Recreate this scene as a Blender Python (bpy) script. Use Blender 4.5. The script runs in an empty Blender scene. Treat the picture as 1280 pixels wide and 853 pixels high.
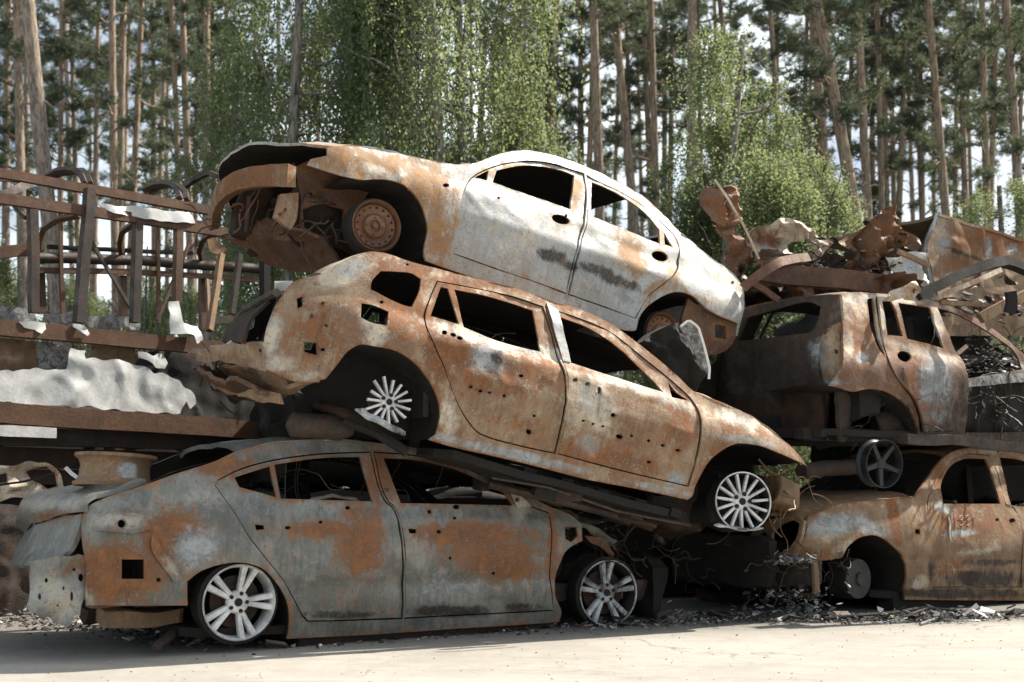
import bpy, bmesh, math, random
import numpy as np
from mathutils import Vector, Matrix, noise
from mathutils.geometry import delaunay_2d_cdt

random.seed(7); RNG = np.random.default_rng(7)
scene = bpy.context.scene
COL = scene.collection
# ------------------------------------------------------------------ camera
F, HZ, CH = 1550.0, 600.0, 1.05
PITCH = math.atan((HZ - 426.5) / F)
FW = np.array([0, math.cos(PITCH), math.sin(PITCH)]); UPV = np.array([0, -math.sin(PITCH), math.cos(PITCH)])
RT = np.array([1.0, 0, 0]); CAM = np.array([0, 0, CH])
def ray(px, py): return FW + RT * (px - 640) / F - UPV * (py - 426.5) / F
def at(px, py, d): return CAM + ray(px, py) * d
def aty(px, py, Y):
    r = ray(px, py); return CAM + r * (Y / r[1])
def to_px(W):
    q = W - CAM; d = q @ FW
    return 640 + F * (q @ RT) / d, 426.5 - F * (q @ UPV) / d
cam = bpy.data.cameras.new('camera'); camo = bpy.data.objects.new('camera', cam); COL.objects.link(camo)
cam.sensor_width = 36; cam.lens = F / 1280 * 36; cam.clip_end = 2000; cam.clip_start = 0.05; cam.dof.use_dof = True; cam.dof.focus_distance = 8.6; cam.dof.aperture_fstop = 2.4
camo.location = CAM; camo.rotation_euler = (math.pi / 2 + PITCH, 0, 0); scene.camera = camo

# ------------------------------------------------------------------ node helpers
class Nd:
    def __init__(s, name):
        s.m = bpy.data.materials.new(name); s.m.use_nodes = True; s.t = s.m.node_tree; s.t.nodes.clear()
        s.out = s.n('ShaderNodeOutputMaterial')
    def n(s, typ, **kw):
        x = s.t.nodes.new(typ)
        for k, v in kw.items():
            if k.startswith('i_'): s.set(x.inputs[k[2:]], v)
            else: setattr(x, k, v)
        return x
    def set(s, sock, v):
        if isinstance(v, bpy.types.NodeSocket): s.t.links.new(v, sock)
        elif isinstance(v, tuple) and len(v) == 3 and sock.type == 'RGBA': sock.default_value = (*v, 1)
        else: sock.default_value = v
    def noise(s, vec, scale, detail=5, rough=.6, dist=0):
        x = s.n('ShaderNodeTexNoise'); s.set(x.inputs['Vector'], vec); x.inputs['Scale'].default_value = scale
        x.inputs['Detail'].default_value = detail; x.inputs['Roughness'].default_value = rough; x.inputs['Distortion'].default_value = dist
        return x.outputs['Fac']
    def math(s, op, a, b=None, c=None):
        x = s.n('ShaderNodeMath', operation=op)
        for i, v in enumerate((a, b, c)):
            if v is not None: s.set(x.inputs[i], v)
        return x.outputs[0]
    def ss(s, v, a, b, lo=0., hi=1.):
        x = s.n('ShaderNodeMapRange', interpolation_type='SMOOTHSTEP')
        s.set(x.inputs[0], v); x.inputs[1].default_value = a; x.inputs[2].default_value = b
        x.inputs[3].default_value = lo; x.inputs[4].default_value = hi
        return x.outputs[0]
    def mix(s, f, a, b):
        x = s.n('ShaderNodeMix', data_type='RGBA'); s.set(x.inputs[0], f); s.set(x.inputs[6], a); s.set(x.inputs[7], b)
        return x.outputs[2]
    def ramp(s, v, stops):
        x = s.n('ShaderNodeValToRGB'); s.set(x.inputs[0], v); e = x.color_ramp.elements
        while len(e) < len(stops): e.new(0.5)
        for i, (p, c) in enumerate(stops): e[i].position = p; e[i].color = (*c, 1)
        return x.outputs[0]
    def obj(s, scale=None):
        c = s.n('ShaderNodeTexCoord').outputs['Object']
        if scale:
            m = s.n('ShaderNodeMapping'); s.t.links.new(c, m.inputs[0]); m.inputs['Scale'].default_value = scale; c = m.outputs[0]
        return c
    def bump(s, h, strength, dist=.02):
        b = s.n('ShaderNodeBump'); b.inputs['Strength'].default_value = strength; b.inputs['Distance'].default_value = dist
        s.t.links.new(h, b.inputs['Height']); return b.outputs[0]
    def bsdf(s, col, rough, metal=0., normal=None, spec=.4):
        b = s.n('ShaderNodeBsdfPrincipled'); s.set(b.inputs['Base Color'], col); s.set(b.inputs['Roughness'], rough)
        s.set(b.inputs['Metallic'], metal); b.inputs['Specular IOR Level'].default_value = spec
        if normal: s.t.links.new(normal, b.inputs['Normal'])
        s.t.links.new(b.outputs[0], s.out.inputs[0]); return b

def burnt(name, base1, base2, rust1=(.075, .026, .012), rust2=(.30, .115, .042), pale1=(.50, .42, .31), pale2=(.42, .42, .40),
          bias=(0, 0, 0, 0), rough=(.45, .85), metal=.12, streak=.5, seed=0., mottle=.55):
    N = Nd(name); co0 = N.n('ShaderNodeTexCoord').outputs['Object']
    mp = N.n('ShaderNodeMapping'); N.t.links.new(co0, mp.inputs[0]); mp.inputs['Location'].default_value = (seed, seed * 1.7, seed * .6); co = mp.outputs[0]
    mp2 = N.n('ShaderNodeMapping'); N.t.links.new(co, mp2.inputs[0]); mp2.inputs['Scale'].default_value = (1, 1, .09)
    n1 = N.noise(co, 2.6, 6, .6, .6); n2 = N.noise(co, 9, 9, .68, .3); n3 = N.noise(co, 85, 4, .7); st = N.noise(mp2.outputs[0], 26, 5, .7)
    nb = N.noise(co, 30, 6, .7)
    at_ = N.n('ShaderNodeAttribute', attribute_name='wear'); sp = N.n('ShaderNodeSeparateColor'); N.t.links.new(at_.outputs['Color'], sp.inputs[0])
    ch = [sp.outputs[0], sp.outputs[1], sp.outputs[2], at_.outputs['Alpha']]
    d2 = N.math('SUBTRACT', n2, .5); ds = N.math('SUBTRACT', st, .5); d1 = N.math('SUBTRACT', n1, .5); db = N.math('SUBTRACT', nb, .5)
    nz = N.math('ADD', N.math('MULTIPLY', d2, 1.1), N.math('MULTIPLY', ds, streak)); nz = N.math('ADD', nz, N.math('MULTIPLY', db, .45))
    nzb = N.math('ADD', N.math('MULTIPLY', d1, .9), N.math('MULTIPLY', d2, -.9)); nzb = N.math('ADD', nzb, N.math('MULTIPLY', db, .6))
    base = N.mix(N.ss(N.math('ADD', n1, N.math('MULTIPLY', ds, .5)), .34, .66), base1, base2)
    n4 = N.noise(co, 5.5, 8, .75, .8); tone = tuple(.5 * a + .5 * b for a, b in zip(base2, rust2))
    base = N.mix(N.ss(N.math('ADD', n4, N.math('MULTIPLY', ds, .4)), .50, .68, 0, mottle), base, tone)
    base = N.mix(N.ss(n4, .46, .30, 0, mottle), base, tuple(min(.62, a * 1.35 + .02) for a in base1))
    rv = N.math('ADD', N.math('MULTIPLY', n2, .7), N.math('MULTIPLY', nb, .35))
    rust = N.ramp(rv, [(.36, rust1), (.55, tuple((a + b) / 2 for a, b in zip(rust1, rust2))), (.70, rust2)])
    col = base
    rvv = N.math('ADD', N.math('ADD', ch[0], nz), bias[0]); rm = N.math('ADD', N.math('MULTIPLY', N.ss(rvv, .14, .80), .65), N.math('MULTIPLY', N.ss(rvv, .38, .56), .35))
    col = N.mix(N.math('MULTIPLY', rm, .94), col, rust)
    edge = N.math('SUBTRACT', 1., N.math('ABSOLUTE', N.math('SUBTRACT', N.math('MULTIPLY', rm, 2.), 1.)))
    col = N.mix(N.math('MULTIPLY', edge, .12), col, pale1)
    pm = N.ss(N.math('ADD', N.math('ADD', ch[1], nzb), bias[1]), .24, .78)
    col = N.mix(N.math('MULTIPLY', pm, .9), col, N.mix(N.ss(n2, .4, .6), pale1, pale2))
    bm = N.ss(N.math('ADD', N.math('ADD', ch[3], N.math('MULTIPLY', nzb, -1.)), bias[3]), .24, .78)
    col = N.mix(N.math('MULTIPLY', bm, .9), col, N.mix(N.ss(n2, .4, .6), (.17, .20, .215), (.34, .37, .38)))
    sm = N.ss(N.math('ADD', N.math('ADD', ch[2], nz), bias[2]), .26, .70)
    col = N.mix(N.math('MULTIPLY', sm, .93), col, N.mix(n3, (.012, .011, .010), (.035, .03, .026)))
    # rain drips, fine rust freckles, ash dust
    col = N.mix(N.ss(st, .58, .72, 0, .45), col, rust1)
    fr_ = N.noise(co, 38, 7, .8, .5); col = N.mix(N.ss(fr_, .545, .625, 0, .8), col, tuple(.6 * a + .4 * b for a, b in zip(rust1, rust2)))
    col = N.mix(N.ss(n3, .60, .70, 0, .55), col, rust1)
    col = N.mix(N.ss(N.math('ADD', n3, N.math('MULTIPLY', d2, .6)), .30, .42, .35, 0), col, pale1)
    r = N.ss(N.math('ADD', n2, N.math('MULTIPLY', rm, .15)), .3, .7, rough[0], rough[1])
    h = N.math('ADD', N.math('MULTIPLY', n3, .35), N.math('ADD', N.math('MULTIPLY', nb, .7), N.math('MULTIPLY', rm, .5)))
    N.bsdf(col, r, metal, N.bump(h, .35, .012))
    return N.m

def simple(name, c1, c2, scale=8, rough=.8, metal=0., bump=.3, fine=60, streak=None):
    N = Nd(name); co = N.obj(streak); a = N.noise(co, scale, 7, .65, .4); b = N.noise(co, fine, 4, .7)
    f = N.math('ADD', N.math('MULTIPLY', a, .75), N.math('MULTIPLY', b, .25))
    N.bsdf(N.mix(N.ss(f, .36, .64), c1, c2), N.ss(a, .3, .7, rough - .15, min(1, rough + .1)), metal, N.bump(N.math('ADD', a, N.math('MULTIPLY', b, .4)), bump, .015))
    return N.m

M = {}
M['steel_grey'] = burnt('burnt_grey_steel', (.095, .107, .102), (.225, .228, .21), bias=(.02, -.05, -.12, 0), rust1=(.085, .034, .017), rust2=(.30, .13, .048), mottle=.45, pale1=(.36, .33, .26), seed=1.3, metal=.35, rough=(.30, .62))
M['tan'] = burnt('burnt_tan_steel', (.285, .205, .13), (.16, .092, .052), bias=(.10, .0, -.03, -.08), rust1=(.052, .023, .012), rust2=(.33, .132, .048), pale1=(.56, .47, .35), mottle=.7, seed=4.1, rough=(.42, .8))
M['white'] = burnt('burnt_pale_steel', (.36, .385, .395), (.28, .285, .275), bias=(-.04, .03, -.14, .03), mottle=.28, rust2=(.40, .22, .08), rust1=(.13, .06, .025), pale1=(.58, .52, .42), pale2=(.5, .51, .52), seed=7.7, rough=(.36, .7))
M['rusty'] = burnt('burnt_rusty_steel', (.12, .06, .035), (.07, .038, .025), bias=(.08, -.1, -.05, -.1), rust2=(.28, .118, .042), pale1=(.42, .32, .20), seed=11.2)
M['brown'] = burnt('burnt_brown_steel', (.225, .150, .088), (.135, .086, .05), bias=(.08, -.06, -.04, -.06), rust2=(.27, .115, .042), pale1=(.42, .33, .21), seed=15.4)
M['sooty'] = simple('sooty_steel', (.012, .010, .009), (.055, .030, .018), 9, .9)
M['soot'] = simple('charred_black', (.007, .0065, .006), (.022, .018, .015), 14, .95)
M['rust_beam'] = burnt('rusted_beam_steel', (.10, .05, .026), (.06, .034, .022), bias=(.06, -.2, -.05, -.1), rust2=(.20, .09, .038), pale1=(.32, .2, .12), seed=19.9)
M['dark_beam'] = burnt('dark_rusted_steel', (.032, .029, .027), (.055, .04, .03), bias=(-.08, -.2, .05, -.12), rust2=(.13, .055, .028), pale1=(.25, .18, .12), seed=23.)
M['alloy'] = simple('scorched_alloy', (.34, .34, .335), (.66, .66, .65), 9, .5, .15, .15)
M['alloy_sooty'] = simple('sooty_alloy', (.010, .010, .010), (.46, .47, .48), 6, .5, .15, .2)
M['alloy_black'] = simple('blackened_alloy', (.006, .0065, .007), (.022, .024, .026), 6, .4, .2, .2)
M['melt'] = simple('melted_aluminium', (.42, .43, .43), (.62, .62, .60), 3.5, .55, .1, .3, 40)
M['wheel_rust'] = burnt('rusted_wheel_steel', (.17, .085, .045), (.10, .05, .03), bias=(.05, .0, -.1, -.1), rust2=(.26, .11, .05), pale1=(.36, .24, .15), seed=3.3)
M['pale_scrap'] = burnt('pale_scrap_steel', (.50, .44, .35), (.34, .24, .16), bias=(-.05, .1, -.15, -.1), seed=31., rust2=(.28, .11, .05))
M['ash'] = simple('grey_ash', (.05, .05, .05), (.30, .30, .29), 22, .9)
M['char'] = simple('charred_ash', (.012, .011, .010), (.11, .105, .10), 12, .9, 0, .5, 90)
M['glints'] = simple('charred_glinting', (.010, .010, .010), (.30, .29, .27), 7, .6, .2, .5, 50)
M['white_paint'] = simple('white_scorched_paint', (.6, .58, .53), (.72, .71, .68), 9, .6)
M['wood'] = simple('scorched_wood', (.12, .065, .035), (.26, .16, .09), 9, .8)
M['chalk'] = simple('pink_chalk', (.42, .25, .20), (.55, .36, .30), 40, .95)
M['chalk_white'] = simple('white_chalk', (.48, .46, .42), (.7, .68, .64), 40, .95)

# ------------------------------------------------------------------ mesh helpers
def tag(o, label=None, cat=None, group=None, kind=None):
    for k, v in (('label', label), ('category', cat), ('group', group), ('kind', kind)):
        if v: o[k] = v
    return o
def mk(name, V, Fc, mat, parent=None, wear=None, smooth=True, sharp=38, inner=None):
    me = bpy.data.meshes.new(name)
    me.from_pydata([tuple(map(float, v)) for v in V], [], [tuple(int(i) for i in f) for f in Fc])
    if wear is not None:
        a = me.attributes.new('wear', 'FLOAT_COLOR', 'POINT'); a.data.foreach_set('color', np.asarray(wear, np.float32).ravel())
    else:
        a = me.attributes.new('wear', 'FLOAT_COLOR', 'POINT'); a.data.foreach_set('color', np.zeros(len(me.vertices) * 4, np.float32))
    me.materials.append(mat)
    if inner:
        me.materials.append(M['soot']); i0, i1 = inner; mi = np.zeros(len(me.polygons), np.int32); mi[i0:i1] = 1; me.polygons.foreach_set('material_index', mi)
    if smooth:
        me.polygons.foreach_set('use_smooth', [True] * len(me.polygons))
        me.set_sharp_from_angle(angle=math.radians(sharp))
    me.update()
    o = bpy.data.objects.new(name, me); COL.objects.link(o)
    if parent: o.parent = parent
    return o
def empty(name, loc, label, cat, group=None):
    o = bpy.data.objects.new(name, None); COL.objects.link(o); o.location = tuple(loc); o.empty_display_size = .2
    return tag(o, label, cat, group)
def P(s): return [tuple(map(float, w.split(','))) for w in s.split()]
def spline(pts, closed=True, step=4.0, corner=38):
    """curve through the points, straight-tangent at corners, resampled to about `step`"""
    p = np.array(pts, float); n = len(p); out = []
    def tang(i, fwd):
        if not closed and (i == 0 or i == n - 1):
            j = (i, i + 1) if i == 0 else (i - 1, i)
            t = p[j[1]] - p[j[0]]; return t / (np.linalg.norm(t) + 1e-9)
        a = p[i] - p[i - 1]; b = p[(i + 1) % n] - p[i]
        a /= np.linalg.norm(a) + 1e-9; b /= np.linalg.norm(b) + 1e-9
        if math.degrees(math.acos(max(-1, min(1, float(a @ b))))) > corner: return b if fwd else a
        t = a + b; return t / (np.linalg.norm(t) + 1e-9)
    for i in range(n if closed else n - 1):
        j = (i + 1) % n; L = np.linalg.norm(p[j] - p[i]); k = max(1, int(round(L / step)))
        t0 = tang(i, True) * L; t1 = tang(j, False) * L
        for q in range(k):
            t = q / k; h1 = 2 * t**3 - 3 * t**2 + 1; h2 = t**3 - 2 * t**2 + t; h3 = -2 * t**3 + 3 * t**2; h4 = t**3 - t**2
            out.append(h1 * p[i] + h2 * t0 + h3 * p[j] + h4 * t1)
    if not closed: out.append(p[-1])
    return np.array(out)
def inside(poly, pts):
    x, y = pts[:, 0], pts[:, 1]; r = np.zeros(len(pts), bool); n = len(poly)
    for i in range(n):
        x1, y1 = poly[i]; x2, y2 = poly[(i + 1) % n]
        if y1 == y2: continue
        c = ((y1 > y) != (y2 > y)) & (x < (x2 - x1) * (y - y1) / (y2 - y1) + x1); r ^= c
    return r
def shrink(poly, d):
    p = np.array(poly); n = len(p); a = np.roll(p, 1, 0); b = np.roll(p, -1, 0); t = b - a
    t /= np.linalg.norm(t, axis=1)[:, None] + 1e-9; nr = np.stack([-t[:, 1], t[:, 0]], 1)
    area = .5 * np.sum(p[:, 0] * b[:, 1] - b[:, 0] * p[:, 1])
    return p + nr * d * (1 if area > 0 else -1)
def ell(px, py, rx, ry, rot=0, n=12):
    c, s = math.cos(math.radians(rot)), math.sin(math.radians(rot))
    return [(px + rx * math.cos(a) * c - ry * math.sin(a) * s, py + rx * math.cos(a) * s + ry * math.sin(a) * c) for a in np.linspace(0, 2 * math.pi, n, endpoint=False)]
def nz(v, s=1.0, seed=0.0): return noise.noise(Vector((v[0] * s + seed, v[1] * s + seed * .7, v[2] * s - seed)))
def cdt_fill(outer, holes, sp):
    loops = [outer] + holes; pts = []; edges = []
    for l in loops:
        k = len(pts); pts += [tuple(q) for q in l]; edges += [(k + i, k + (i + 1) % len(l)) for i in range(len(l))]
    allb = np.array(pts); mn, mx = outer.min(0), outer.max(0)
    gx, gy = np.meshgrid(np.arange(mn[0], mx[0], sp), np.arange(mn[1], mx[1], sp * .87)); gx = gx + (np.arange(gx.shape[0]) % 2)[:, None] * sp * .5
    g = np.stack([gx.ravel(), gy.ravel()], 1) + RNG.uniform(-.12, .12, (gx.size, 2)) * sp
    ok = inside(outer, g)
    for h in holes: ok &= ~inside(h, g)
    g = g[ok]
    if len(g):
        dmin = np.full(len(g), 9e9)
        for i in range(0, len(allb), 200):
            dd = ((g[:, None, :] - allb[None, i:i + 200, :])**2).sum(2).min(1); dmin = np.minimum(dmin, dd)
        g = g[dmin > (sp * .55)**2]
    r = delaunay_2d_cdt([Vector(q) for q in pts] + [Vector(q) for q in g], edges, [], 0, 1e-5)
    v2 = np.array([tuple(v) for v in r[0]]); tr = np.array([f for f in r[2] if len(f) == 3])
    c = v2[tr].mean(1); ok = inside(outer, c)
    for h in holes: ok &= ~inside(h, c)
    return v2, tr[ok]
def thicken(V, T, off):
    """second skin at V+off, rim faces along the open edges"""
    n = len(V); V2 = np.vstack([V, V + off]); cnt = {}
    for f in T:
        k = len(f)
        for i in range(k):
            e = (f[i], f[(i + 1) % k]); cnt[e] = cnt.get(e, 0) + 1
    Fc = [tuple(f) for f in T] + [tuple(int(i) + n for i in reversed(f)) for f in T]
    for (a, b) in list(cnt):
        if (b, a) not in cnt: Fc.append((b, a, a + n, b + n))
    return V2, Fc

# ------------------------------------------------------------------ car frame
class Frame:
    def __init__(s, p1, d1, p2, d2, W, prof=None, name=None, label=None, cat=None, zoff=-.35, roll=0.):
        A, B = at(*p1, d1), at(*p2, d2); X = (B - A) / np.linalg.norm(B - A); s.L = np.linalg.norm(B - A)
        Y = np.array([-X[1], X[0], 0]); Y /= np.linalg.norm(Y); Z = np.cross(X, Y)
        if roll:
            c, q = math.cos(roll), math.sin(roll); Y, Z = Y * c + Z * q, Z * c - Y * q
        s.A, s.R, s.W = A, np.stack([X, Y, Z], 1), W
        s.pr = dict(shd=.05, sh=.30, belt=.55, low=.05, tum=.30, kL=.15, uL=-.45, wL=.5, kR=.15, uR=s.L + .45, wR=.5); s.pr.update(prof or {})
        s.blobs = []; s.feat = []; s.off = np.array([s.L / 2, W / 2, zoff]); s.root = None
        s.camL = s.R.T @ (CAM - A)
        if name:
            s.root = empty(name, A + s.R @ s.off, label, cat)
            m = Matrix(s.R.tolist()).to_4x4(); m.translation = Vector(A + s.R @ s.off); s.root.matrix_world = m
    def world(s, V): return s.A + np.asarray(V) @ s.R.T
    def rayL(s, px, py): return s.R.T @ ray(px, py)
    def inset(s, u, v):
        p = s.pr; u = np.asarray(u, float); v = np.asarray(v, float)
        t = np.clip(v - p['sh'], 0, None); b = p['belt'] - p['sh']
        y = p['low'] * np.clip((p['sh'] - v) / .5, 0, None)**2
        y = y + np.where(v < p['belt'], p['shd'] * np.clip(t / b, 0, 1)**2, p['shd'] + p['tum'] * (v - p['belt']) + .22 * (v - p['belt'])**2)
        y = y + p['kL'] * np.clip((p['uL'] - u) / p['wL'], 0, None)**2 + p['kR'] * np.clip((u - p['uR']) / p['wR'], 0, None)**2
        return y
    def uv(s, px, py):
        r = s.rayL(px, py); y = 0.
        for _ in range(24):
            k = (y - s.camL[1]) / r[1]; q = s.camL + r * k; y = .5 * y + .5 * min(.7, max(-.1, float(s.inset(q[0], q[2]))))
        return q[0], q[2]
    def onY(s, px, py, y):
        r = s.rayL(px, py); return s.camL + r * ((y - s.camL[1]) / r[1])
    def onX(s, px, py, x):
        r = s.rayL(px, py); return s.camL + r * ((x - s.camL[0]) / r[0])
    def onZ(s, px, py, z):
        r = s.rayL(px, py); return s.camL + r * ((z - s.camL[2]) / r[2])
    def wear(s, V):
        x, y = to_px(s.world(V)); w = np.zeros((len(V), 4))
        for (c, bx, by, rx, ry, *o) in s.blobs:
            rot = math.radians(o[1]) if len(o) > 1 else 0; st = o[0] if o else 1.
            dx, dy = x - bx, y - by; a = dx * math.cos(rot) + dy * math.sin(rot); b = -dx * math.sin(rot) + dy * math.cos(rot)
            q = st * np.exp(-.62 * ((a / rx)**2 + (b / ry)**2)**1.1); w[:, 'rpsb'.index(c)] = np.maximum(w[:, 'rpsb'.index(c)], q)
        return w
    def add(s, name, V, Fc, mat, wear=True, parent=None, wearv=None, **k):
        V = np.asarray(V, float)
        o = mk(name, V - s.off, Fc, M[mat] if isinstance(mat, str) else mat, parent or s.root, wearv if wearv is not None else (s.wear(V) if wear else None), **k)
        return o
    def dents(s, u, v, amp, seed):
        return np.array([nz((a, b, 0), 2.2, seed) * amp + nz((a, b, 3), 6.5, seed) * amp * .45 - max(0, .16 - abs(nz((a, b, 5), 3.1, seed + 3))) * amp * 2.2 for a, b in zip(u, v)])
    def panel(s, name, pts, holes=(), mat='tan', y=None, dy=0., th=.02, sp=.032, gap=0., dent=.018, mirror=True, raw_holes=(), fine=4.0, seed=0., parent=None, rough=0., frame_rust=.55):
        f = (lambda a: np.array([s.uv(*q) for q in a])) if y is None else (lambda a: np.array([[(w := s.onY(*q, y))[0], w[2]] for q in a]))
        ol = f(spline(pts, True, fine))
        if rough:
            ol = ol + np.array([[nz((a, b, 1), 9, seed), nz((a, b, 7), 9, seed)] for a, b in ol]) * rough
        if gap: ol = shrink(ol, gap)
        hs = [f(spline(h, True, fine)) for h in holes] + [f(np.array(h)) for h in raw_holes]
        v2, tr = cdt_fill(ol, hs, sp); u, v = v2[:, 0], v2[:, 1]
        yy = (s.inset(u, v) if y is None else np.full(len(u), y)) + dy + s.dents(u, v, dent, seed + 1.7)
        for (x1, y1, x2, y2, w, dep) in s.feat:
            if y is not None: break
            a, b = np.array(s.uv(x1, y1)), np.array(s.uv(x2, y2)); ab = b - a; t = np.clip(((v2 - a) @ ab) / (ab @ ab), 0, 1)
            dd = np.linalg.norm(v2 - (a + t[:, None] * ab), axis=1); yy += dep * np.exp(-(dd / w)**2)
        V = np.stack([u, yy, v], 1)
        T = [tuple(t) for t in tr]   # want normal -y : check orientation
        a, b, c = V[T[0][0]], V[T[0][1]], V[T[0][2]]
        if np.cross(b - a, c - a)[1] > 0: T = [t[::-1] for t in T]
        V2, Fc = thicken(V, T, np.array([0, th, 0]))
        w_ = s.wear(V2)
        for h in hs:
            hh = np.array(h); big = np.ptp(hh, axis=0).max() > .12; door_ = name == 'body_shell' and np.ptp(hh, axis=0).max() > .75; dm = np.sqrt(((v2[:, None, :] - hh[None, :, :])**2).sum(2)).min(1); dm = np.r_[dm, dm]
            if door_: pass
            elif big: w_[:, 0] = np.maximum(w_[:, 0], frame_rust * np.exp(-(dm / .045)**2))
            else: w_[:, 0] = np.maximum(w_[:, 0], .5 * np.exp(-(dm / .03)**2)); w_[:, 2] = np.maximum(w_[:, 2], .45 * np.exp(-(dm / .012)**2))
        if y is None and dy <= .01:
            oo = np.array(ol); dm = np.full(len(v2), 9.)
            for i in range(0, len(oo), 150): dm = np.minimum(dm, np.sqrt(((v2[:, None, :] - oo[None, i:i + 150, :])**2).sum(2)).min(1))
            dm = np.r_[dm, dm]; w_[:, 0] = np.maximum(w_[:, 0], (.5 if name == 'body_shell' else .30) * np.exp(-(dm / .04)**2)); w_[:, 2] = np.maximum(w_[:, 2], .26 * np.exp(-(dm / .02)**2))
        inn = (len(T), 2 * len(T)) if mat not in ('melt', 'pale_scrap', 'ash') else None
        o = s.add(name, V2, Fc, mat, parent=parent, wearv=w_, inner=inn)
        if mirror:
            Vm = V2.copy(); Vm[:, 1] = s.W - Vm[:, 1]
            s.add(name, Vm, [f[::-1] for f in Fc], mat, parent=parent, inner=inn)
        return o
    def grid(s, name, rows, mat, th=.015, parent=None, dent=.0, seed=0., wear=True, soot=False):
        """rows: list of equal-length point rows -> thickened sheet"""
        R_ = np.array(rows); a, b, _ = R_.shape; V = R_.reshape(-1, 3).copy()
        if dent:
            for i in range(len(V)): V[i] += np.array([nz(V[i], 3, seed), nz(V[i], 3, seed + 9), nz(V[i], 3, seed + 5)]) * dent + np.array([nz(V[i], 9, seed), 0, nz(V[i], 9, seed + 5)]) * dent * .5
        T = [(i * b + j, i * b + j + 1, (i + 1) * b + j + 1, (i + 1) * b + j) for i in range(a - 1) for j in range(b - 1)]
        n = np.zeros_like(V)
        for t in T:
            q = np.cross(V[t[1]] - V[t[0]], V[t[3]] - V[t[0]]); n[list(t)] += q
        n /= np.linalg.norm(n, axis=1)[:, None] + 1e-9
        if soot and n[:, 2].sum() < 0: n = -n; T = [t[::-1] for t in T]
        V2, Fc = thicken(V, T, -n * th)
        return s.add(name, V2, Fc, mat, wear, parent, inner=(len(T), 2 * len(T)) if soot else None)
    def loft(s, name, pts, mat, crown=.05, bow=0., n=22, th=.02, dent=.012, dy=0., sag=0., seed=0., dz=0., droop=0.):
        e = np.array([s.uv(*q) for q in spline(pts, False, 6.0)]); rows = []
        for i, (u, v) in enumerate(e):
            y0 = float(s.inset(u, v)) + dy; t = i / (len(e) - 1); r = []
            for j in range(n):
                k = j / (n - 1); 
                q = 1 - (2 * k - 1)**2
                r.append((u - bow * t**2 * q, y0 + (s.W - 2 * y0) * k, v + dz + crown * (1 - (2 * k - 1)**4) * min(1, 3 * q) - sag * math.sin(math.pi * k)**2 * math.sin(math.pi * t) - droop * k**1.5 * t**2))
            rows.append(r)
        return s.grid(name, rows, mat, th, dent=dent, seed=seed, soot=True)
    def ruled(s, name, near, far, mat, n=14, th=.02, dent=.01, seed=0., k=10, bulge=(0, 0, 0), parent=None):
        """near / far: lists of (px,py,y); a ruled sheet between the two curves"""
        def res(c):
            c = np.array([q if isinstance(q, np.ndarray) else s.onY(*q) for q in c]); d = np.r_[0, np.cumsum(np.linalg.norm(np.diff(c, axis=0), axis=1))]; d /= d[-1]
            return np.stack([np.interp(np.linspace(0, 1, k), d, c[:, i]) for i in range(3)], 1)
        a, b = res(near), res(far)
        rows = [a * (1 - t) + b * t + np.array(bulge) * math.sin(math.pi * t) for t in np.linspace(0, 1, n)]
        return s.grid(name, rows, mat, th, dent=dent, seed=seed, parent=parent)
    def well(s, arch, depth=.5, y0=.03, name='wheel_arch'):
        e = np.array([s.uv(*q) for q in spline(arch, False, 8.0)]); c = e.mean(0); V = []; Fc = []
        e = c + (e - c) * 1.05
        for k, yy in enumerate((0, .15, .3, depth)):
            for (u, v) in e: V.append((u, float(s.inset(u, v)) + y0 + yy, v + nz((u, yy, v), 6) * .02))
        n = len(e)
        for k in range(3):
            for i in range(n - 1): Fc.append((k * n + i, k * n + i + 1, (k + 1) * n + i + 1, (k + 1) * n + i))
        V.append((c[0], depth + .1, e[:, 1].min() - .1)); Fc += [(3 * n + i, 3 * n + i + 1, 4 * n) for i in range(n - 1)]
        return s.add(name, V, Fc, 'soot', False)
    def box(s, name, lo, hi, mat, wob=.02, seed=0., n=5, parent=None, wear=True):
        bm = bmesh.new(); bmesh.ops.create_cube(bm, size=1.0); bmesh.ops.bevel(bm, geom=bm.edges[:], offset=.06, segments=1, affect='EDGES')
        bmesh.ops.subdivide_edges(bm, edges=bm.edges[:], cuts=n, use_grid_fill=True)
        lo, hi = np.array(lo, float), np.array(hi, float); V = np.array([tuple(v.co) for v in bm.verts]); V = (lo + hi) / 2 + V * (hi - lo)
        V = V + np.array([[nz(q, 4, seed), nz(q, 4, seed + 3), nz(q, 4, seed + 6)] for q in V]) * wob
        Fc = [[v.index for v in f.verts] for f in bm.faces]; bm.free()
        return s.add(name, V, Fc, mat, wear, parent)
    def tube(s, name, pts, r, mat, n=8, parent=None, closed=False, wear=True):
        V, Fc = sweep(np.array(pts, float), r, n, closed); return s.add(name, V, Fc, mat, wear, parent)
    def px(s, x, y, yy): return s.onY(x, y, yy)

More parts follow.
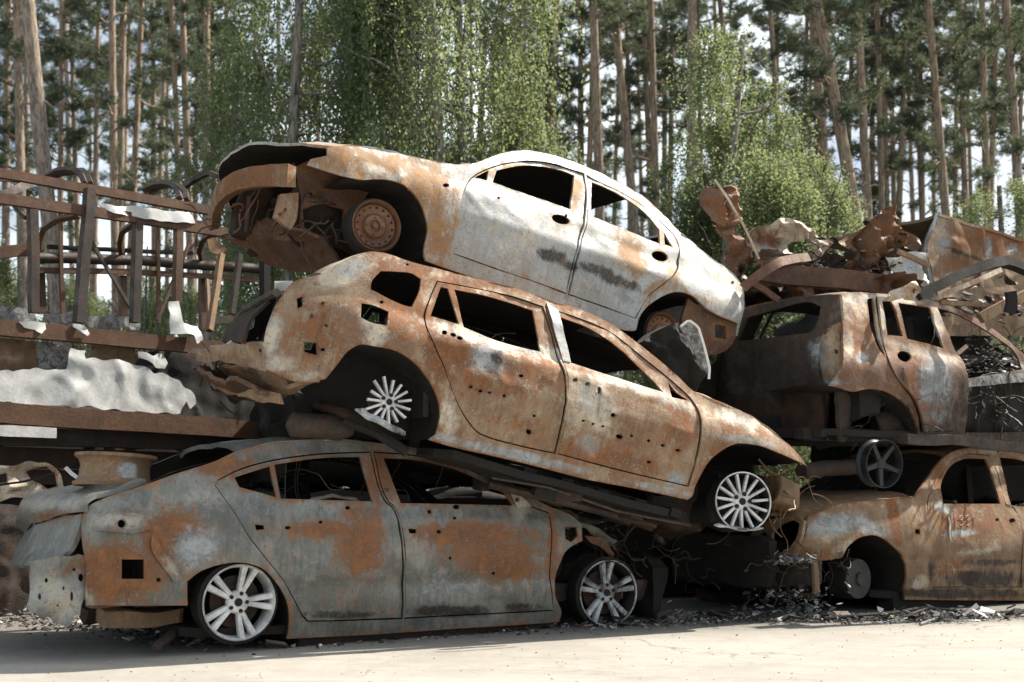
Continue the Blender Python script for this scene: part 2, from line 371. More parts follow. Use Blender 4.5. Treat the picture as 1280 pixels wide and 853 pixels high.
def sweep(pts, r, n=8, closed=False, prof=None):
    """round (or given profile) section swept along a polyline with parallel transport"""
    m = len(pts); V = []; up = np.array([.13, .2, 1.]); rr = r if hasattr(r, '__len__') else [r] * m
    pf = prof if prof is not None else [(math.cos(a), math.sin(a)) for a in np.linspace(0, 2 * math.pi, n, endpoint=False)]; n = len(pf)
    last = None
    for i in range(m):
        t = pts[min(i + 1, m - 1)] - pts[max(i - 1, 0)]
        if closed: t = pts[(i + 1) % m] - pts[i - 1]
        t = t / (np.linalg.norm(t) + 1e-9)
        a = np.cross(t, up) if last is None else last - t * (last @ t)
        a /= np.linalg.norm(a) + 1e-9; last = a; b = np.cross(t, a)
        for (x, y) in pf: V.append(pts[i] + (a * x + b * y) * rr[i])
    Fc = []
    for i in range(m if closed else m - 1):
        j = (i + 1) % m
        for k in range(n): Fc.append((i * n + k, i * n + (k + 1) % n, j * n + (k + 1) % n, j * n + k))
    if not closed: Fc += [tuple(range(n))[::-1], tuple((m - 1) * n + k for k in range(n))]
    return np.array(V), Fc
def lathe(prof, n=40, closed=True):
    V = []; Fc = []; m = len(prof)
    for i in range(n):
        a = 2 * math.pi * i / n
        for (r, y) in prof: V.append((r * math.cos(a), y, r * math.sin(a)))
    for i in range(n):
        j = (i + 1) % n
        for k in range(m if closed else m - 1): Fc.append((i * m + k, i * m + (k + 1) % m, j * m + (k + 1) % m, j * m + k))
    return V, Fc
def join(parts):
    V = []; Fc = []
    for v, f in parts:
        k = len(V); V += [tuple(q) for q in v]; Fc += [tuple(i + k for i in q) for q in f]
    return V, Fc
def spoke(a0, a1, r0, r1, w0, w1, y0, y1, th):
    """tapered bevelled bar from radius r0 at angle a0 to r1 at a1; y = face offset"""
    V = []; Fc = []
    for t in np.linspace(0, 1, 5):
        a = a0 + (a1 - a0) * t; r = r0 + (r1 - r0) * t; w = w0 + (w1 - w0) * t; y = y0 + (y1 - y0) * t**1.6
        c = np.array([r * math.cos(a), y, r * math.sin(a)]); d = np.array([-math.sin(a), 0, math.cos(a)])
        for (x, yy) in ((-.5, .012), (-.36, 0), (.36, 0), (.5, .012), (.5, th), (-.5, th)): V.append(c + d * w * x + np.array([0, yy, 0]))
    for i in range(4):
        for k in range(6): Fc.append((i * 6 + k, i * 6 + (k + 1) % 6, (i + 1) * 6 + (k + 1) % 6, (i + 1) * 6 + k))
    Fc += [(5, 4, 3, 2, 1, 0), tuple(24 + k for k in range(6))]
    return V, Fc
def disc_hole(r, x, z, y, n=10):
    V = [(x + r * math.cos(a), y, z + r * math.sin(a)) for a in np.linspace(0, 2 * math.pi, n, endpoint=False)] + [(x + r * math.cos(a), y + .012, z + r * math.sin(a)) for a in np.linspace(0, 2 * math.pi, n, endpoint=False)]
    return V, [tuple(range(n))] + [(i, (i + 1) % n, n + (i + 1) % n, n + i) for i in range(n)]
def wheel_parts(style, R, W=.17):
    rim = lathe([(R, 0), (R * .975, -.006), (R * .94, .006), (R * .905, .05), (R * .87, W * .7), (R * .95, W), (R, W), (R * .985, W - .012), (R * .91, W * .72), (R * .93, .055), (R * .985, .014)])
    parts = []; dark = []
    if style == 'paired':
        for k in range(5):
            a = 2 * math.pi * k / 5 + math.pi / 2
            for sg in (-1, 1): parts.append(spoke(a + sg * .16, a + sg * .17, R * .22, R * .945, R * .13, R * .19, .030, .006, .035))
        hub = lathe([(R * .09, .020), (R * .26, .020), (R * .31, .034), (R * .31, .06), (R * .09, .06)], 30); parts.append(hub)
        for k in range(5):
            a = 2 * math.pi * k / 5 + math.pi / 2; dark.append(disc_hole(R * .055, R * .235 * math.cos(a), R * .235 * math.sin(a), .0165))
        dark.append(disc_hole(R * .11, 0, 0, .0165, 14))
    elif style in ('multi', 'melted'):
        ns = 15
        for k in range(ns):
            a = 2 * math.pi * k / ns + .1
            r1 = R * .95 if style == 'multi' else R * RNG.uniform(.80, .98)
            parts.append(spoke(a, a + .02, R * .24, r1, R * .105, R * .105, .022, .008, .03))
        parts.append(lathe([(R * .1, .014), (R * .26, .014), (R * .33, .03), (R * .33, .06), (R * .1, .06)], 30))
        for k in range(5):
            a = 2 * math.pi * k / 5 + .5; dark.append(disc_hole(R * .075, R * .26 * math.cos(a), R * .26 * math.sin(a), .0085))
        dark.append(disc_hole(R * .12, 0, 0, .0095, 14))
    elif style == 'steel':
        parts.append(lathe([(R * .1, .045), (R * .2, .045), (R * .24, .03), (R * .42, .03), (R * .5, .055), (R * .62, .050), (R * .80, .028), (R * .90, .045), (R * .90, .07), (R * .6, .075), (R * .1, .07)], 48))
        parts.append(lathe([(.001, .02), (R * .1, .024), (R * .13, .05), (.001, .05)], 16))
        for k in range(16):
            a = 2 * math.pi * k / 16; dark.append(disc_hole(R * .055, R * .74 * math.cos(a), R * .74 * math.sin(a), .0325))
        for k in range(4):
            a = 2 * math.pi * k / 4 + .4; parts.append(lathe([(.001, 0), (.009, 0), (.011, .03), (.001, .03)], 8)); v, f = parts[-1]
            parts[-1] = ([(x + R * .33 * math.cos(a), y + .018, z + R * .33 * math.sin(a)) for x, y, z in v], f)
    elif style == 'five':
        for k in range(5):
            a = 2 * math.pi * k / 5 + .9; parts.append(spoke(a, a, R * .15, R * .945, R * .30, R * .22, .026, .008, .035))
        parts.append(lathe([(.001, .018), (R * .2, .018), (R * .26, .03), (R * .26, .06), (.001, .06)], 24))
    return rim, parts, dark
def wheel(parent, loc, style, R, mat, rot=(0, 0, 0), W=.17, barrel=True, disc=True, tyre=None, name='wheel', barrel_mat=None):
    rim, parts, dark = wheel_parts(style, R, W)
    V, Fc = join((([rim] if barrel and not barrel_mat else []) + parts))
    o = mk(name, V, Fc, M[mat], parent); o.location = tuple(loc); o.rotation_euler = rot
    if barrel_mat:
        mk('rim', *rim, M[barrel_mat], o); mk('rim_lip', *lathe([(R * .955, 0), (R * .965, -.008), (R * 1.002, -.009), (R * 1.004, .006), (R * .97, .012)], 48), M[mat], o)
    if dark: mk('bolt_holes', *join(dark), M['soot'], o, smooth=False)  # dark discs stand in for the shade inside the bolt holes
    if disc:
        V, Fc = lathe([(.001, .075), (R * .30, .075), (R * .34, .09), (R * .68, .09), (R * .68, .11), (.001, .115)], 30); mk('brake_disc', V, Fc, M['sooty'], o)
    if tyre:
        V, Fc = lathe([(R * .97, W), (R * 1.0 + tyre, W * .95), (R + tyre, W * .1), (R * 1.0, .01), (R * .96, .03)], 40)
        V = [(x * (1 + .03 * nz((x, y, z), 7)), y + .01 * nz((x, y, z), 9), z * (1 + .03 * nz((x, y, z), 7, 4))) for x, y, z in V]
        mk('burnt_tyre', V, Fc, M['soot'], o)
    return o
def interior(fr, u0, u1, vf, vb, seats=(), dash=None, mat='soot'):
    W = fr.W
    fr.box('floor_pan', (u0, .12, vf - .06), (u1, W - .12, vf), mat, .02, 2.)
    fr.box('centre_tunnel', (u0 + .1, W / 2 - .12, vf - .05), (u1 - .1, W / 2 + .12, vf + .14), mat, .02, 3.)
    for (u, lean) in seats:
        for yc in (.45, W - .45):
            c = [(u, yc - .22, vf + .18), (u + lean * .5, yc - .22, vf + .5), (u + lean, yc - .17, vf + .74), (u + lean, yc + .17, vf + .74), (u + lean * .5, yc + .22, vf + .5), (u, yc + .22, vf + .18)]
            o = fr.tube('seat_frame', c, .022, 'dark_beam', 6)
            fr.grid('backrest_springs', [[(u + lean * t - .0, yc + k, vf + .18 + .54 * t) for k in np.linspace(-.19, .19, 6)] for t in np.linspace(0, 1, 6)], 'soot', .03, o, .015)
            s_ = -1 if lean > 0 else 1
            fr.grid('seat_pan', [[(u + s_ * t, yc + k, vf + .2 + .04 * t) for k in np.linspace(-.22, .22, 5)] for t in np.linspace(0, .45, 5)], 'soot', .06, o, .02)
    if dash is not None: fr.box('dashboard', (dash - .16, .16, vf + .32), (dash + .16, W - .16, vf + .58), mat, .05, 5.)
def underbody(fr, u0, u1, v0, mat='soot'):
    W = fr.W; v0 += .08
    for y in (.28, W - .28): fr.box('chassis_rail', (u0, y - .05, v0 - .07), (u1, y + .05, v0 + .03), mat, .015, y)
    for i, u in enumerate(np.linspace(u0 + .15, u1 - .15, 5)): fr.box('cross_member', (u - .05, .15, v0 - .05), (u + .05, W - .15, v0 + .02), mat, .02, u)
    fr.tube('exhaust_pipe', [(u0, W * .42, v0 - .08), ((u0 + u1) / 2, W * .45, v0 - .06), (u1 - .3, W * .4, v0 - .05)], .03, mat, 8)

# ================================================================== CAR A : grey sedan on the ground
A = Frame((299.4, 753.4), 7.55, (760, 741), 8.95, 1.76, dict(sh=.28, belt=.56, kL=.16, uL=-.50, wL=.45, low=.07, tum=.33), 'burnt_sedan',
          'grey and orange burnt-out sedan on the ground under the tan estate car', 'car')
A.blobs = [('r', 215, 672, 42, 34), ('r', 150, 715, 55, 36), ('r', 450, 680, 34, 46, .8), ('r', 405, 662, 60, 12, .8), ('r', 585, 668, 75, 16, .9), ('r', 625, 700, 55, 30, .85), ('r', 560, 690, 30, 18, .6),
           ('r', 280, 583, 40, 14, .9), ('r', 475, 595, 24, 38, .75), ('r', 545, 578, 90, 9, .7), ('r', 690, 690, 8, 50, .8), ('r', 350, 565, 60, 7, .4), ('r', 420, 745, 40, 18, .45),
           ('b', 244, 684, 26, 22, .95), ('p', 244, 690, 20, 18, .5), ('p', 150, 652, 34, 12, .8), ('p', 215, 712, 8, 20, .8, -35), ('p', 230, 625, 60, 12, .45), ('p', 70, 745, 34, 30, .85), ('b', 50, 745, 14, 30, .6), ('b', 95, 735, 12, 25, .6),  # pale band at the C-pillar foot paints in a gloss highlight
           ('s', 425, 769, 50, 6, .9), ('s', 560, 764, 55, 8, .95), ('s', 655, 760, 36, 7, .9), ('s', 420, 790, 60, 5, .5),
           ('p', 410, 720, 30, 22, .35), ('b', 560, 735, 60, 25, .4), ('p', 590, 640, 70, 8, .4), ('r', 60, 645, 40, 9, .6), ('p', 70, 630, 50, 8, .7), ('b', 70, 685, 40, 15, .4), ('p', 650, 640, 14, 14, .9)]
A.feat = [(300, 650, 680, 652, .05, -.012), (270, 640, 130, 640, .03, -.01), (375, 735, 690, 725, .06, .016)]
archAr = P('234,757 234,727 250,715 273,706.6 300.5,703.5 328,711 347,731 359,754 361,785 359,799')
A.panel('body_shell', P('111,633 105,641 103,676 108,707 107,740 108,757') + archAr + P('400,797 501,791 600,784.5 700,778 702.6,766 695,746 695,723 700.7,703.5 708.5,688 728,676 726,655 713,644 689,634 673,626 650,611 611,588 572,572 529,562.5 478,555 439,551 400,549.5 351,552 300,563 269,577 219,593 183,606 129,624'),
        [P('268,607 271,600 300,586 340,575 400,567 463,564.5 484,628 490.6,633 499,655 503.5,680 505,723 503,774 400,777.5 384.5,777.6 378,771 367,750 351,723 332,699.5 308,668 289,637 272,613'),
         P('466,564.5 520,569 565,579 604,594 636,611 662,631 687,641 691,668 689,707 691,746 693,764 504.5,774 506.5,723 505,680 500.5,655 492,633 485.5,628'),
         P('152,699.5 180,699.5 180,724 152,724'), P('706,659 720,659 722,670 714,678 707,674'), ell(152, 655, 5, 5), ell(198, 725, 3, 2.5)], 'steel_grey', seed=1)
A.panel('door', P('268,607 271,600 300,586 340,575 400,567 463,564.5 484,628 490.6,633 499,655 503.5,680 505,723 503,774 400,777.5 384.5,777.6 378,771 367,750 351,723 332,699.5 308,668 289,637 272,613'),
        [P('293.5,597 337,583 345.5,622 300,609'), P('343,581 400,573 450,571.5 466,627 351,623.5'), P('319,656 330,657 331,662 321,663'), ell(360, 660, 4, 2.2), ell(401, 653, 2.5, 2), ell(435, 635, 3, 2.5)], 'steel_grey', gap=.0095, dy=.006, seed=2)
A.panel('door', P('466,564.5 520,569 565,579 604,594 636,611 662,631 687,641 691,668 689,707 691,746 693,764 504.5,774 506.5,723 505,680 500.5,655 492,633 485.5,628'),
        [P('480,573 517,575 563,585 602,601 630,616 641,632 501.5,629'), P('511,661 521,662 521,667 512,667'), ell(549, 665, 3, 2.5), ell(570, 634, 4, 3), ell(537, 640, 2.5, 2.5), ell(568, 648, 2, 2), ell(618, 717, 2, 2), ell(563, 698, 2, 2)], 'steel_grey', gap=.0095, dy=.006, seed=3)
A.panel('mirror_mount', P('635,611 650,620 664,633 646,635'), [ell(645, 625, 3, 3)], 'pale_scrap', dy=-.012, th=.012, mirror=False)
A.loft('roof', P('300,563 351,552 400,549.5 439,551 478,555 529,562.5 572,572 611,588'), 'steel_grey', .05, th=.03, sag=.10, dent=.02)
A.well(archAr[1:], .5)
# tail
dk = [A.uv(*q) for q in P('183,606 150,617 118,624')]
A.ruled('boot_lid', [(183, 606, .22), (150, 617, .2), (120, 623, .18), (110, 632, .16), (108, 641, .16)],
        [A.onY(183, 606, .22) + np.array([.0, 1.3, .0]), A.onY(150, 617, .2) + np.array([0, 1.3, 0]), (46, 622, 1.5), (29, 631, 1.52), (25, 652, 1.52), (37, 662, 1.48)], 'steel_grey', 20, .03, .022, 4., 18, bulge=(-.06, 0, .015))
A.ruled('boot_panel', [(108, 643, .2), (105, 660, .2), (94, 688, .22), (72, 710, .25)], [(38, 663, 1.45), (27, 684, 1.45), (18, 709, 1.4)], 'steel_grey', 16, .03, .008, 6., 12, bulge=(-.05, 0, 0))
A.panel('boot_inner_side', P('98,652 112,638 112,765 94,755 95,700'), (), 'soot', y=.36, mirror=False, dent=.02)  # added dark sheet, fills the boot gap with shade
A.panel('rear_bumper', P('32,704 60,698 96,690 114,700 111,735 104,752 97,768 90,764 82,779 70,777 60,768 54,776 42,770 35,758 36,735'), [ell(56, 725, 2, 3), ell(88, 745, 2, 6), ell(47, 745, 2, 4), ell(70, 758, 1.5, 4), ell(100, 722, 3, 5), ell(92, 712, 2, 2), ell(78, 735, 1.5, 2.5)], 'steel_grey', y=.22, mirror=False, rough=.03, dent=.09, fine=2.5, sp=.022, th=.012, seed=8)
A.panel('tail_light_housing', P('116,648 130,641 160,639 186,640 190,652 186,664 150,668 118,663'), [ell(152, 655, 6, 6)], 'steel_grey', dy=-.008, th=.03, mirror=False, rough=.03, dent=.03, fine=3)
A.panel('bent_bracket', P('186,672 193,676 212,706 228,722 218,727 205,712 190,690'), (), 'steel_grey', dy=-.018, th=.02, mirror=False, rough=.02, dent=.02, fine=3)
A.box('rear_crash_bar', tuple(A.onY(112, 760, .12)), tuple(A.onY(232, 745, .12) + np.array([0, .14, 0])), 'rusty', .02, 3.)
A.box('silencer', tuple(A.onY(132, 787, .3)), tuple(A.onY(232, 763, .3) + np.array([0, .35, 0])), 'brown', .03, 5.)
A.box('rear_structure', (-.8, .5, -.12), (-.5, 1.4, .3), 'sooty', .06, 6., wear=False)
A.box('sill_structure', (.45, .14, -.32), (2.35, .3, -.05), 'sooty', .02, 1., wear=False)
interior(A, -.3, 2.3, -.16, .5, [(.55, -.15), (1.45, -.18)], 2.15)
A.box('parcel_shelf', (-.75, .2, .45), (.0, 1.55, .5), 'sooty', .02, 8.)
A.box('engine_block', (2.6, .45, -.15), (3.25, 1.35, .28), 'soot', .16, 9., n=7, wear=False)
A.box('front_chassis_leg', (2.35, .30, -.08), (3.35, .42, .06), 'dark_beam', .04, 4.)
A.box('front_panel', (3.3, .2, -.28), (3.42, 1.6, .22), 'soot', .10, 14., n=7, wear=False)
A.box('bulkhead', (2.28, .12, -.2), (2.36, 1.62, .55), 'sooty', .05, 15.)
A.ruled('torn_inner_wing', [(700, 640, .12), (724, 650, .14), (752, 668, .16), (772, 690, .18)], [(700, 650, .5), (735, 660, .5), (760, 676, .5), (775, 700, .5)], 'dark_beam', 8, .02, .06, 5., 14)
A.ruled('torn_wing_edge', [(728, 668, .08), (748, 668, .10), (768, 690, .12)], [(735, 674, .10), (750, 682, .12), (764, 694, .14)], 'rusty', 5, .012, .03, 7., 10)
for (px, py, yy, rot, mt) in ((299.4, 753.4, .03, (0, .31, 0), 'alloy'), (760.4, 741.4, .05, (0, .0, math.radians(-6)), 'alloy_sooty')):
    q = A.onY(px, py, yy); wheel(A.root, q - A.off, 'paired', .232 if px < 500 else .236, mt, rot, tyre=.022, barrel_mat=None if px < 500 else 'soot')
pw = A.onY(225, 790, .3) - A.off
A.tube('dropped_link', [A.onY(196, 808, .1), A.onY(222, 788, .35)], .03, 'dark_beam')

def tangle(fr, name, px, py, y, spread, n, r, mat, seed):
    rg = np.random.default_rng(seed); c = fr.onY(px, py, y); parts = []
    for _ in range(n):
        p = c + rg.normal(0, 1, 3) * np.array(spread); d = rg.normal(0, 1, 3); pts = [p]
        for k in range(rg.integers(3, 7)): d = d / np.linalg.norm(d) + rg.normal(0, .42, 3); pts.append(pts[-1] + d / np.linalg.norm(d) * rg.uniform(.03, .11))
        parts.append(sweep(np.array(spline(pts, False, .03, 90)), r * rg.uniform(.35, 1.0), 5))
    o = fr.add(name, *join(parts), mat); o['kind'] = 'stuff'; return o
tangle(A, 'wire_harness', 745, 668, .28, (.16, .08, .07), 22, .007, 'dark_beam', 1)
tangle(A, 'wire_harness', 800, 690, .5, (.22, .2, .12), 26, .008, 'dark_beam', 2)
tangle(A, 'wire_harness', 430, 600, .8, (.5, .3, .08), 22, .006, 'dark_beam', 3)
A.ruled('torn_sheet_edge', [(690, 648, .06), (706, 652, .06), (728, 650, .1), (756, 660, .14), (770, 672, .16)], [(694, 656, .1), (710, 660, .1), (730, 658, .15), (752, 668, .18), (764, 680, .2)], 'steel_grey', 6, .012, .07, 11., 18)
# ================================================================== CAR B : estate car
B = Frame((487, 502), 7.9, (929, 627), 9.0, 1.74, dict(shd=.075, sh=.40, belt=.60, kL=.30, uL=-.15, wL=.60, kR=.12, uR=2.75, wR=.6, low=.06, tum=.30), 'burnt_estate_car',
          'rusty tan burnt-out estate car tilted nose down across the middle of the stack', 'car')
B.blobs = [('r', 500, 335, 40, 14, .9), ('r', 600, 352, 60, 8, .8), ('r', 740, 392, 60, 8, .7, 25), ('r', 500, 395, 40, 30, .7), ('r', 545, 440, 20, 50, .75, -20), ('r', 640, 470, 70, 28, .62), ('r', 575, 440, 26, 30, .7), ('r', 650, 530, 60, 16, .4, 12),
           ('r', 850, 535, 24, 34, .6), ('r', 770, 575, 80, 16, .6, 12), ('r', 900, 560, 16, 40, .6, 25), ('r', 940, 530, 50, 12, .45, 30), ('r', 400, 420, 50, 45, .52), ('r', 470, 350, 20, 20, .6), ('r', 820, 500, 20, 12, .5),
           ('p', 428, 340, 36, 16, 1, -25), ('p', 465, 395, 14, 14, .8), ('p', 470, 420, 14, 12, .7), ('p', 740, 500, 34, 40, .75), ('p', 640, 430, 140, 10, .8, 14), ('p', 790, 480, 90, 10, .8, 22), ('p', 925, 525, 34, 10, .8, 22), ('p', 560, 520, 12, 30, .8),  # pale streaks along shoulder and wing paint in sunlit highlights
           ('p', 345, 455, 30, 14, .7), ('p', 340, 420, 10, 40, .8, 10), ('p', 380, 470, 30, 8, .6),
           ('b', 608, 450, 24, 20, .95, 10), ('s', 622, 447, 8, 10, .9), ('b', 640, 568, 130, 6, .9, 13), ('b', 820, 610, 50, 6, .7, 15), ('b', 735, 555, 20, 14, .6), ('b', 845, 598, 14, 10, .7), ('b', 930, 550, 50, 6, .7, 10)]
B.feat = [(540, 455, 700, 500, .04, -.012), (700, 500, 870, 545, .04, -.012), (560, 425, 860, 505, .05, -.018)]
archBr = P('545,543 550,516 546.5,497 535,474 519,454 496,439 469,433 450,431 433,441 423,454 407,474')
archBf = P('946,556.5 920,555 901,564 886,577 875,596 869,607 866,620')
rdB = P('530,393.5 537,372 546,351 590,359 640,370 679,383 689,412 699,449 707,474 707,510 701,541 694,568 640,556 605,546 596,541 581,523 568,497 558,470 543,434 532,408')
fdB = P('681,383 725,398 760,413 786,432 812,453 842,477 866,501 876,521 876,547 870,578 861,609 780,590 696,568 703,541 709,510 709,474 701,449 690,412')
bul = [ell(652, 470, 3, 2), ell(630, 495, 2, 2), ell(661, 540, 4, 3.2, 30), ell(668, 520, 2, 1.6)]
B.panel('body_shell', P('368,352 404,342 433,325 463,315 482,317 515,328 548,336.5 581,345 640,359 680,373 725,387 762,404 789,423 815,443 845,468 869,490 905,504 939,521 969,544 991,561 1009,583 995,576 972,566 950,557.5') + archBf +
        P('860,625 800,612 732,599 670,583 620,571 570,560 535,550') + archBr + P('377,479 331,461 331,425 338,398 351,372'),
        [rdB, fdB, P('476,339 500,340 515,342 526,349 525,362 515,384 505.5,382 463,362 464.5,352'), P('452,379 468,382 486,390 484,407 466,404 451,397'), P('380,427 396,429 397,444 381,440'), P('371,374 378,371 379,382 372,386'),
         ell(404, 379, 2, 2), ell(408, 407, 2.5, 2), ell(390, 395, 2, 2), ell(404, 437, 3, 2), ell(509, 331, 2, 1.5), ell(477, 378, 2.5, 2)], 'tan', seed=11, dent=.012)
B.panel('door', rdB, [P('551,359 560,361 574,406 538,395'), P('568,362 620,373 667,388 677,440 625,427 580,409'), ell(555, 416, 3.5, 3), ell(566, 419, 4, 2.6, 15), ell(574, 423, 4, 2.5, 15), ell(589, 484, 2.5, 1.6), ell(601, 489, 2.5, 1.6), ell(612, 491, 2.5, 1.5)] + bul, 'tan', gap=.0095, dy=.006, seed=12)
B.panel('door', fdB, [P('699,396 732,408 760,425 782,442 804,463 822,482 829,491 712,453'), P('836,477 846,490 861,501 839,497'), ell(719, 475, 3, 2.6), ell(735, 480, 3, 2.4), ell(749, 488, 3.2, 4.5), ell(766, 519, 3, 2.4), ell(774, 546, 4.5, 2.8, 12),
                      ell(790, 545, 2, 1.6), ell(811, 551, 2.4, 1.8), ell(829, 557, 2.6, 1.8), ell(848, 563, 3, 1.6), ell(812, 578, 2.8, 1.8), ell(730, 526, 2, 1.6), ell(742, 530, 2, 1.5), ell(754, 533, 2, 1.6)], 'tan', gap=.0095, dy=.006, seed=13)
B.loft('roof', P('404,342 433,325 463,315 482,317 515,328 548,336.5 581,345 640,359 680,373 725,387 762,404'), 'tan', .03, th=.03, sag=.12, dent=.02)
B.loft('bonnet', P('869,490 905,504 939,521 969,544 991,561 1006,580'), 'tan', .05, bow=-.12, th=.02, dent=.03)
B.panel('door_pillar', P('683,379 697,388 713,453 703,451 692,412'), (), 'white', dy=-.006, th=.01, mirror=False)
B.well(archBr, .55); B.well(P('950,557.5') + archBf, .5)
interior(B, .45, 2.35, -.18, .5, [(.35, -.15), (1.25, -.18)], 2.1)
underbody(B, 1.0, 2.5, -.26)
rgu = np.random.default_rng(9)
for i in range(14):
    u_ = rgu.uniform(.9, 2.4); w_u = rgu.uniform(.05, .22); y_u = rgu.uniform(.06, .5)
    B.box('underbody_bracket', (u_, y_u + .08, -.31 + rgu.uniform(-.02, .05)), (u_ + w_u, y_u + .08 + rgu.uniform(.05, .3), -.2), ['dark_beam', 'sooty', 'soot'][i % 3], .05, i * 2., n=3)
B.tube('brake_pipe', [(.9, .2, -.28), (1.3, .15, -.25), (1.9, .2, -.28), (2.5, .16, -.25)], .012, 'dark_beam', 6)
B.tube('exhaust_pipe', [(1.0, .46, -.30), (1.7, .4, -.29), (2.4, .48, -.28)], .032, 'dark_beam', 8)
# tail of the estate: crumpled rear panel, tailgate frame, bumper remains
B.ruled('rear_panel', [(334, 458, .36), (331, 440, .36), (333, 428, .34)], [(232, 450, 1.4), (228, 444, 1.4), (236, 440, 1.4)], 'tan', 22, .05, .05, 3., 12, bulge=(-.06, 0, -.02))
B.ruled('lower_rear_panel', [(400, 478, .25), (360, 482, .3), (336, 462, .34)], [(300, 500, 1.3), (268, 480, 1.4), (250, 462, 1.45)], 'tan', 18, .03, .06, 6., 12)
B.ruled('bumper_remains', [(345, 500, .3), (310, 492, .4), (282, 478, .5)], [(300, 500, 1.4), (262, 480, 1.5), (235, 458, 1.5)], 'rusty', 12, .03, .07, 9., 10)
B.tube('tailgate_frame', [B.onY(346, 366, .4), B.onY(325, 377, .7), B.onY(305, 390, 1.1), B.onY(292, 408, 1.35), B.onY(281, 428, 1.4)], .03, 'dark_beam')
B.ruled('tailgate_glass_frame', [(338, 380, .5), (318, 400, .5), (305, 430, .5)], [(300, 392, 1.3), (288, 412, 1.35), (282, 428, 1.4)], 'sooty', 8, .02, .02)
B.ruled('rear_inner_panel', [(352, 376, .45), (340, 410, .4), (330, 440, .38)], [(352, 376, 1.3), (340, 410, 1.3), (330, 440, 1.3)], 'soot', 8, .02, .03)
B.tube('silver_latch', [B.onY(256, 452, 1.1), B.onY(275, 443, 1.0), B.onY(285, 432, .9), B.onY(290, 428, .9)], .018, 'alloy')
B.ruled('bent_white_trim', [(342, 352, .5), (366, 352, .5)], [(342, 364, .55), (366, 360, .5)], 'white_paint', 5, .02, .02)
B.tube('silencer', [B.onY(358, 530, .5), B.onY(365, 531, .5), B.onY(425, 535, .5), B.onY(440, 536, .5)], [.02, .085, .085, .05], 'dark_beam', 14)
B.tube('rear_axle', [B.onY(395, 505, .7), B.onY(440, 520, .35), B.onY(500, 560, .3), B.onY(508, 566, .3)], .035, 'sooty')
B.tube('broken_strut', [B.onY(430, 527, .3), B.onY(470, 542, .2), B.onY(507, 566, .12)], .028, 'soot')
q = B.onY(487.4, 502.5, .03); wheel(B.root, q - B.off, 'melted', .172, 'alloy', (0, .2, math.radians(-4)), barrel=False)
B.ruled('melted_rim', [(444, 506, .02), (456, 516, .02), (478, 529, .02), (505, 536, .03)], [(454, 507, .05), (464, 514, .05), (486, 526, .05), (504, 532, .05)], 'alloy_sooty', 6, .015, .05, 4., 26)
q = B.onY(929, 627, .02); wheel(B.root, q - B.off, 'multi', .215, 'alloy', (0, .25, math.radians(-14)), tyre=None, barrel_mat='soot')
B.ruled('melted_rim_puddle', [(893, 655, -.05), (925, 663, -.05), (950, 661, -.03)], [(898, 653, .05), (925, 660, .05), (946, 658, .05)], 'alloy_sooty', 5, .012, .03, 4., 16)
B.box('headlight_housing', tuple(B.onY(968, 632, .35)), tuple(B.onY(1004, 604, .35) + np.array([0, .3, 0])), 'brown', .05, 3., n=6)
B.box('front_panel', (2.75, .3, -.2), (3.05, 1.45, .25), 'soot', .08, 4., n=6, wear=False)
B.box('engine_block', (2.3, .5, -.25), (2.9, 1.3, .2), 'sooty', .1, 5., wear=False)

tangle(B, 'wire_harness', 290, 480, 1.1, (.2, .2, .06), 14, .008, 'dark_beam', 4)
tangle(B, 'wire_harness', 985, 620, .4, (.12, .1, .08), 22, .008, 'brown', 5)
tangle(B, 'wire_harness', 640, 470, .9, (.6, .3, .10), 24, .006, 'dark_beam', 6)
B.ruled('torn_bumper_skin', [(258, 466, 1.1), (285, 474, .8), (315, 482, .5), (350, 490, .3)], [(262, 476, 1.1), (288, 488, .8), (318, 498, .5), (352, 504, .3)], 'tan', 6, .015, .06, 13., 24)
# ================================================================== CAR C : pale saloon on top (its front points left)
C = Frame((473, 282), 8.5, (838, 412), 9.85, 1.70, dict(shd=.06, sh=.34, belt=.54, kL=.14, uL=-.30, wL=.45, kR=.04, uR=2.95, wR=.5, low=.06, tum=.30), 'burnt_saloon',
          'pale whitish burnt-out saloon with rusty orange front wing lying on top of the stack', 'car')
C.blobs = [('r', 430, 200, 120, 22, .80, 6), ('r', 535, 255, 36, 70, .75), ('r', 300, 225, 60, 40, .6), ('r', 460, 205, 60, 16, .9, 8), ('r', 530, 235, 40, 40, .85), ('r', 548, 290, 18, 40, .85), ('r', 600, 205, 30, 8, .5), ('r', 790, 320, 20, 38, .8, -20), ('r', 820, 360, 26, 12, .7, -40), ('r', 845, 345, 14, 20, .6), ('r', 650, 345, 90, 10, .5, 20), ('r', 870, 372, 30, 8, .7, 20),
           ('r', 570, 260, 6, 40, .6), ('r', 720, 240, 12, 30, .8), ('r', 605, 218, 14, 8, .8), ('r', 780, 245, 40, 6, .6, 30),
           ('p', 470, 212, 26, 7, .7, 14), ('p', 555, 270, 10, 30, .4), ('p', 900, 345, 40, 26, .9, 30), ('p', 660, 300, 60, 30, .4), ('p', 690, 197, 90, 6, .7, 10),
           ('s', 690, 320, 20, 9, 1.0, 15), ('s', 712, 333, 14, 7, .9, 15), ('s', 745, 338, 26, 8, 1.0, 18), ('s', 775, 352, 30, 8, 1.0, 18), ('b', 730, 335, 60, 16, .7, 18), ('b', 785, 368, 16, 10, .9), ('b', 650, 260, 60, 24, .5, 20), ('b', 880, 355, 20, 20, .5, 40), ('b', 620, 330, 60, 6, .5, 20)]
C.feat = [(585, 268, 850, 350, .05, -.012), (590, 240, 850, 318, .06, -.012)]
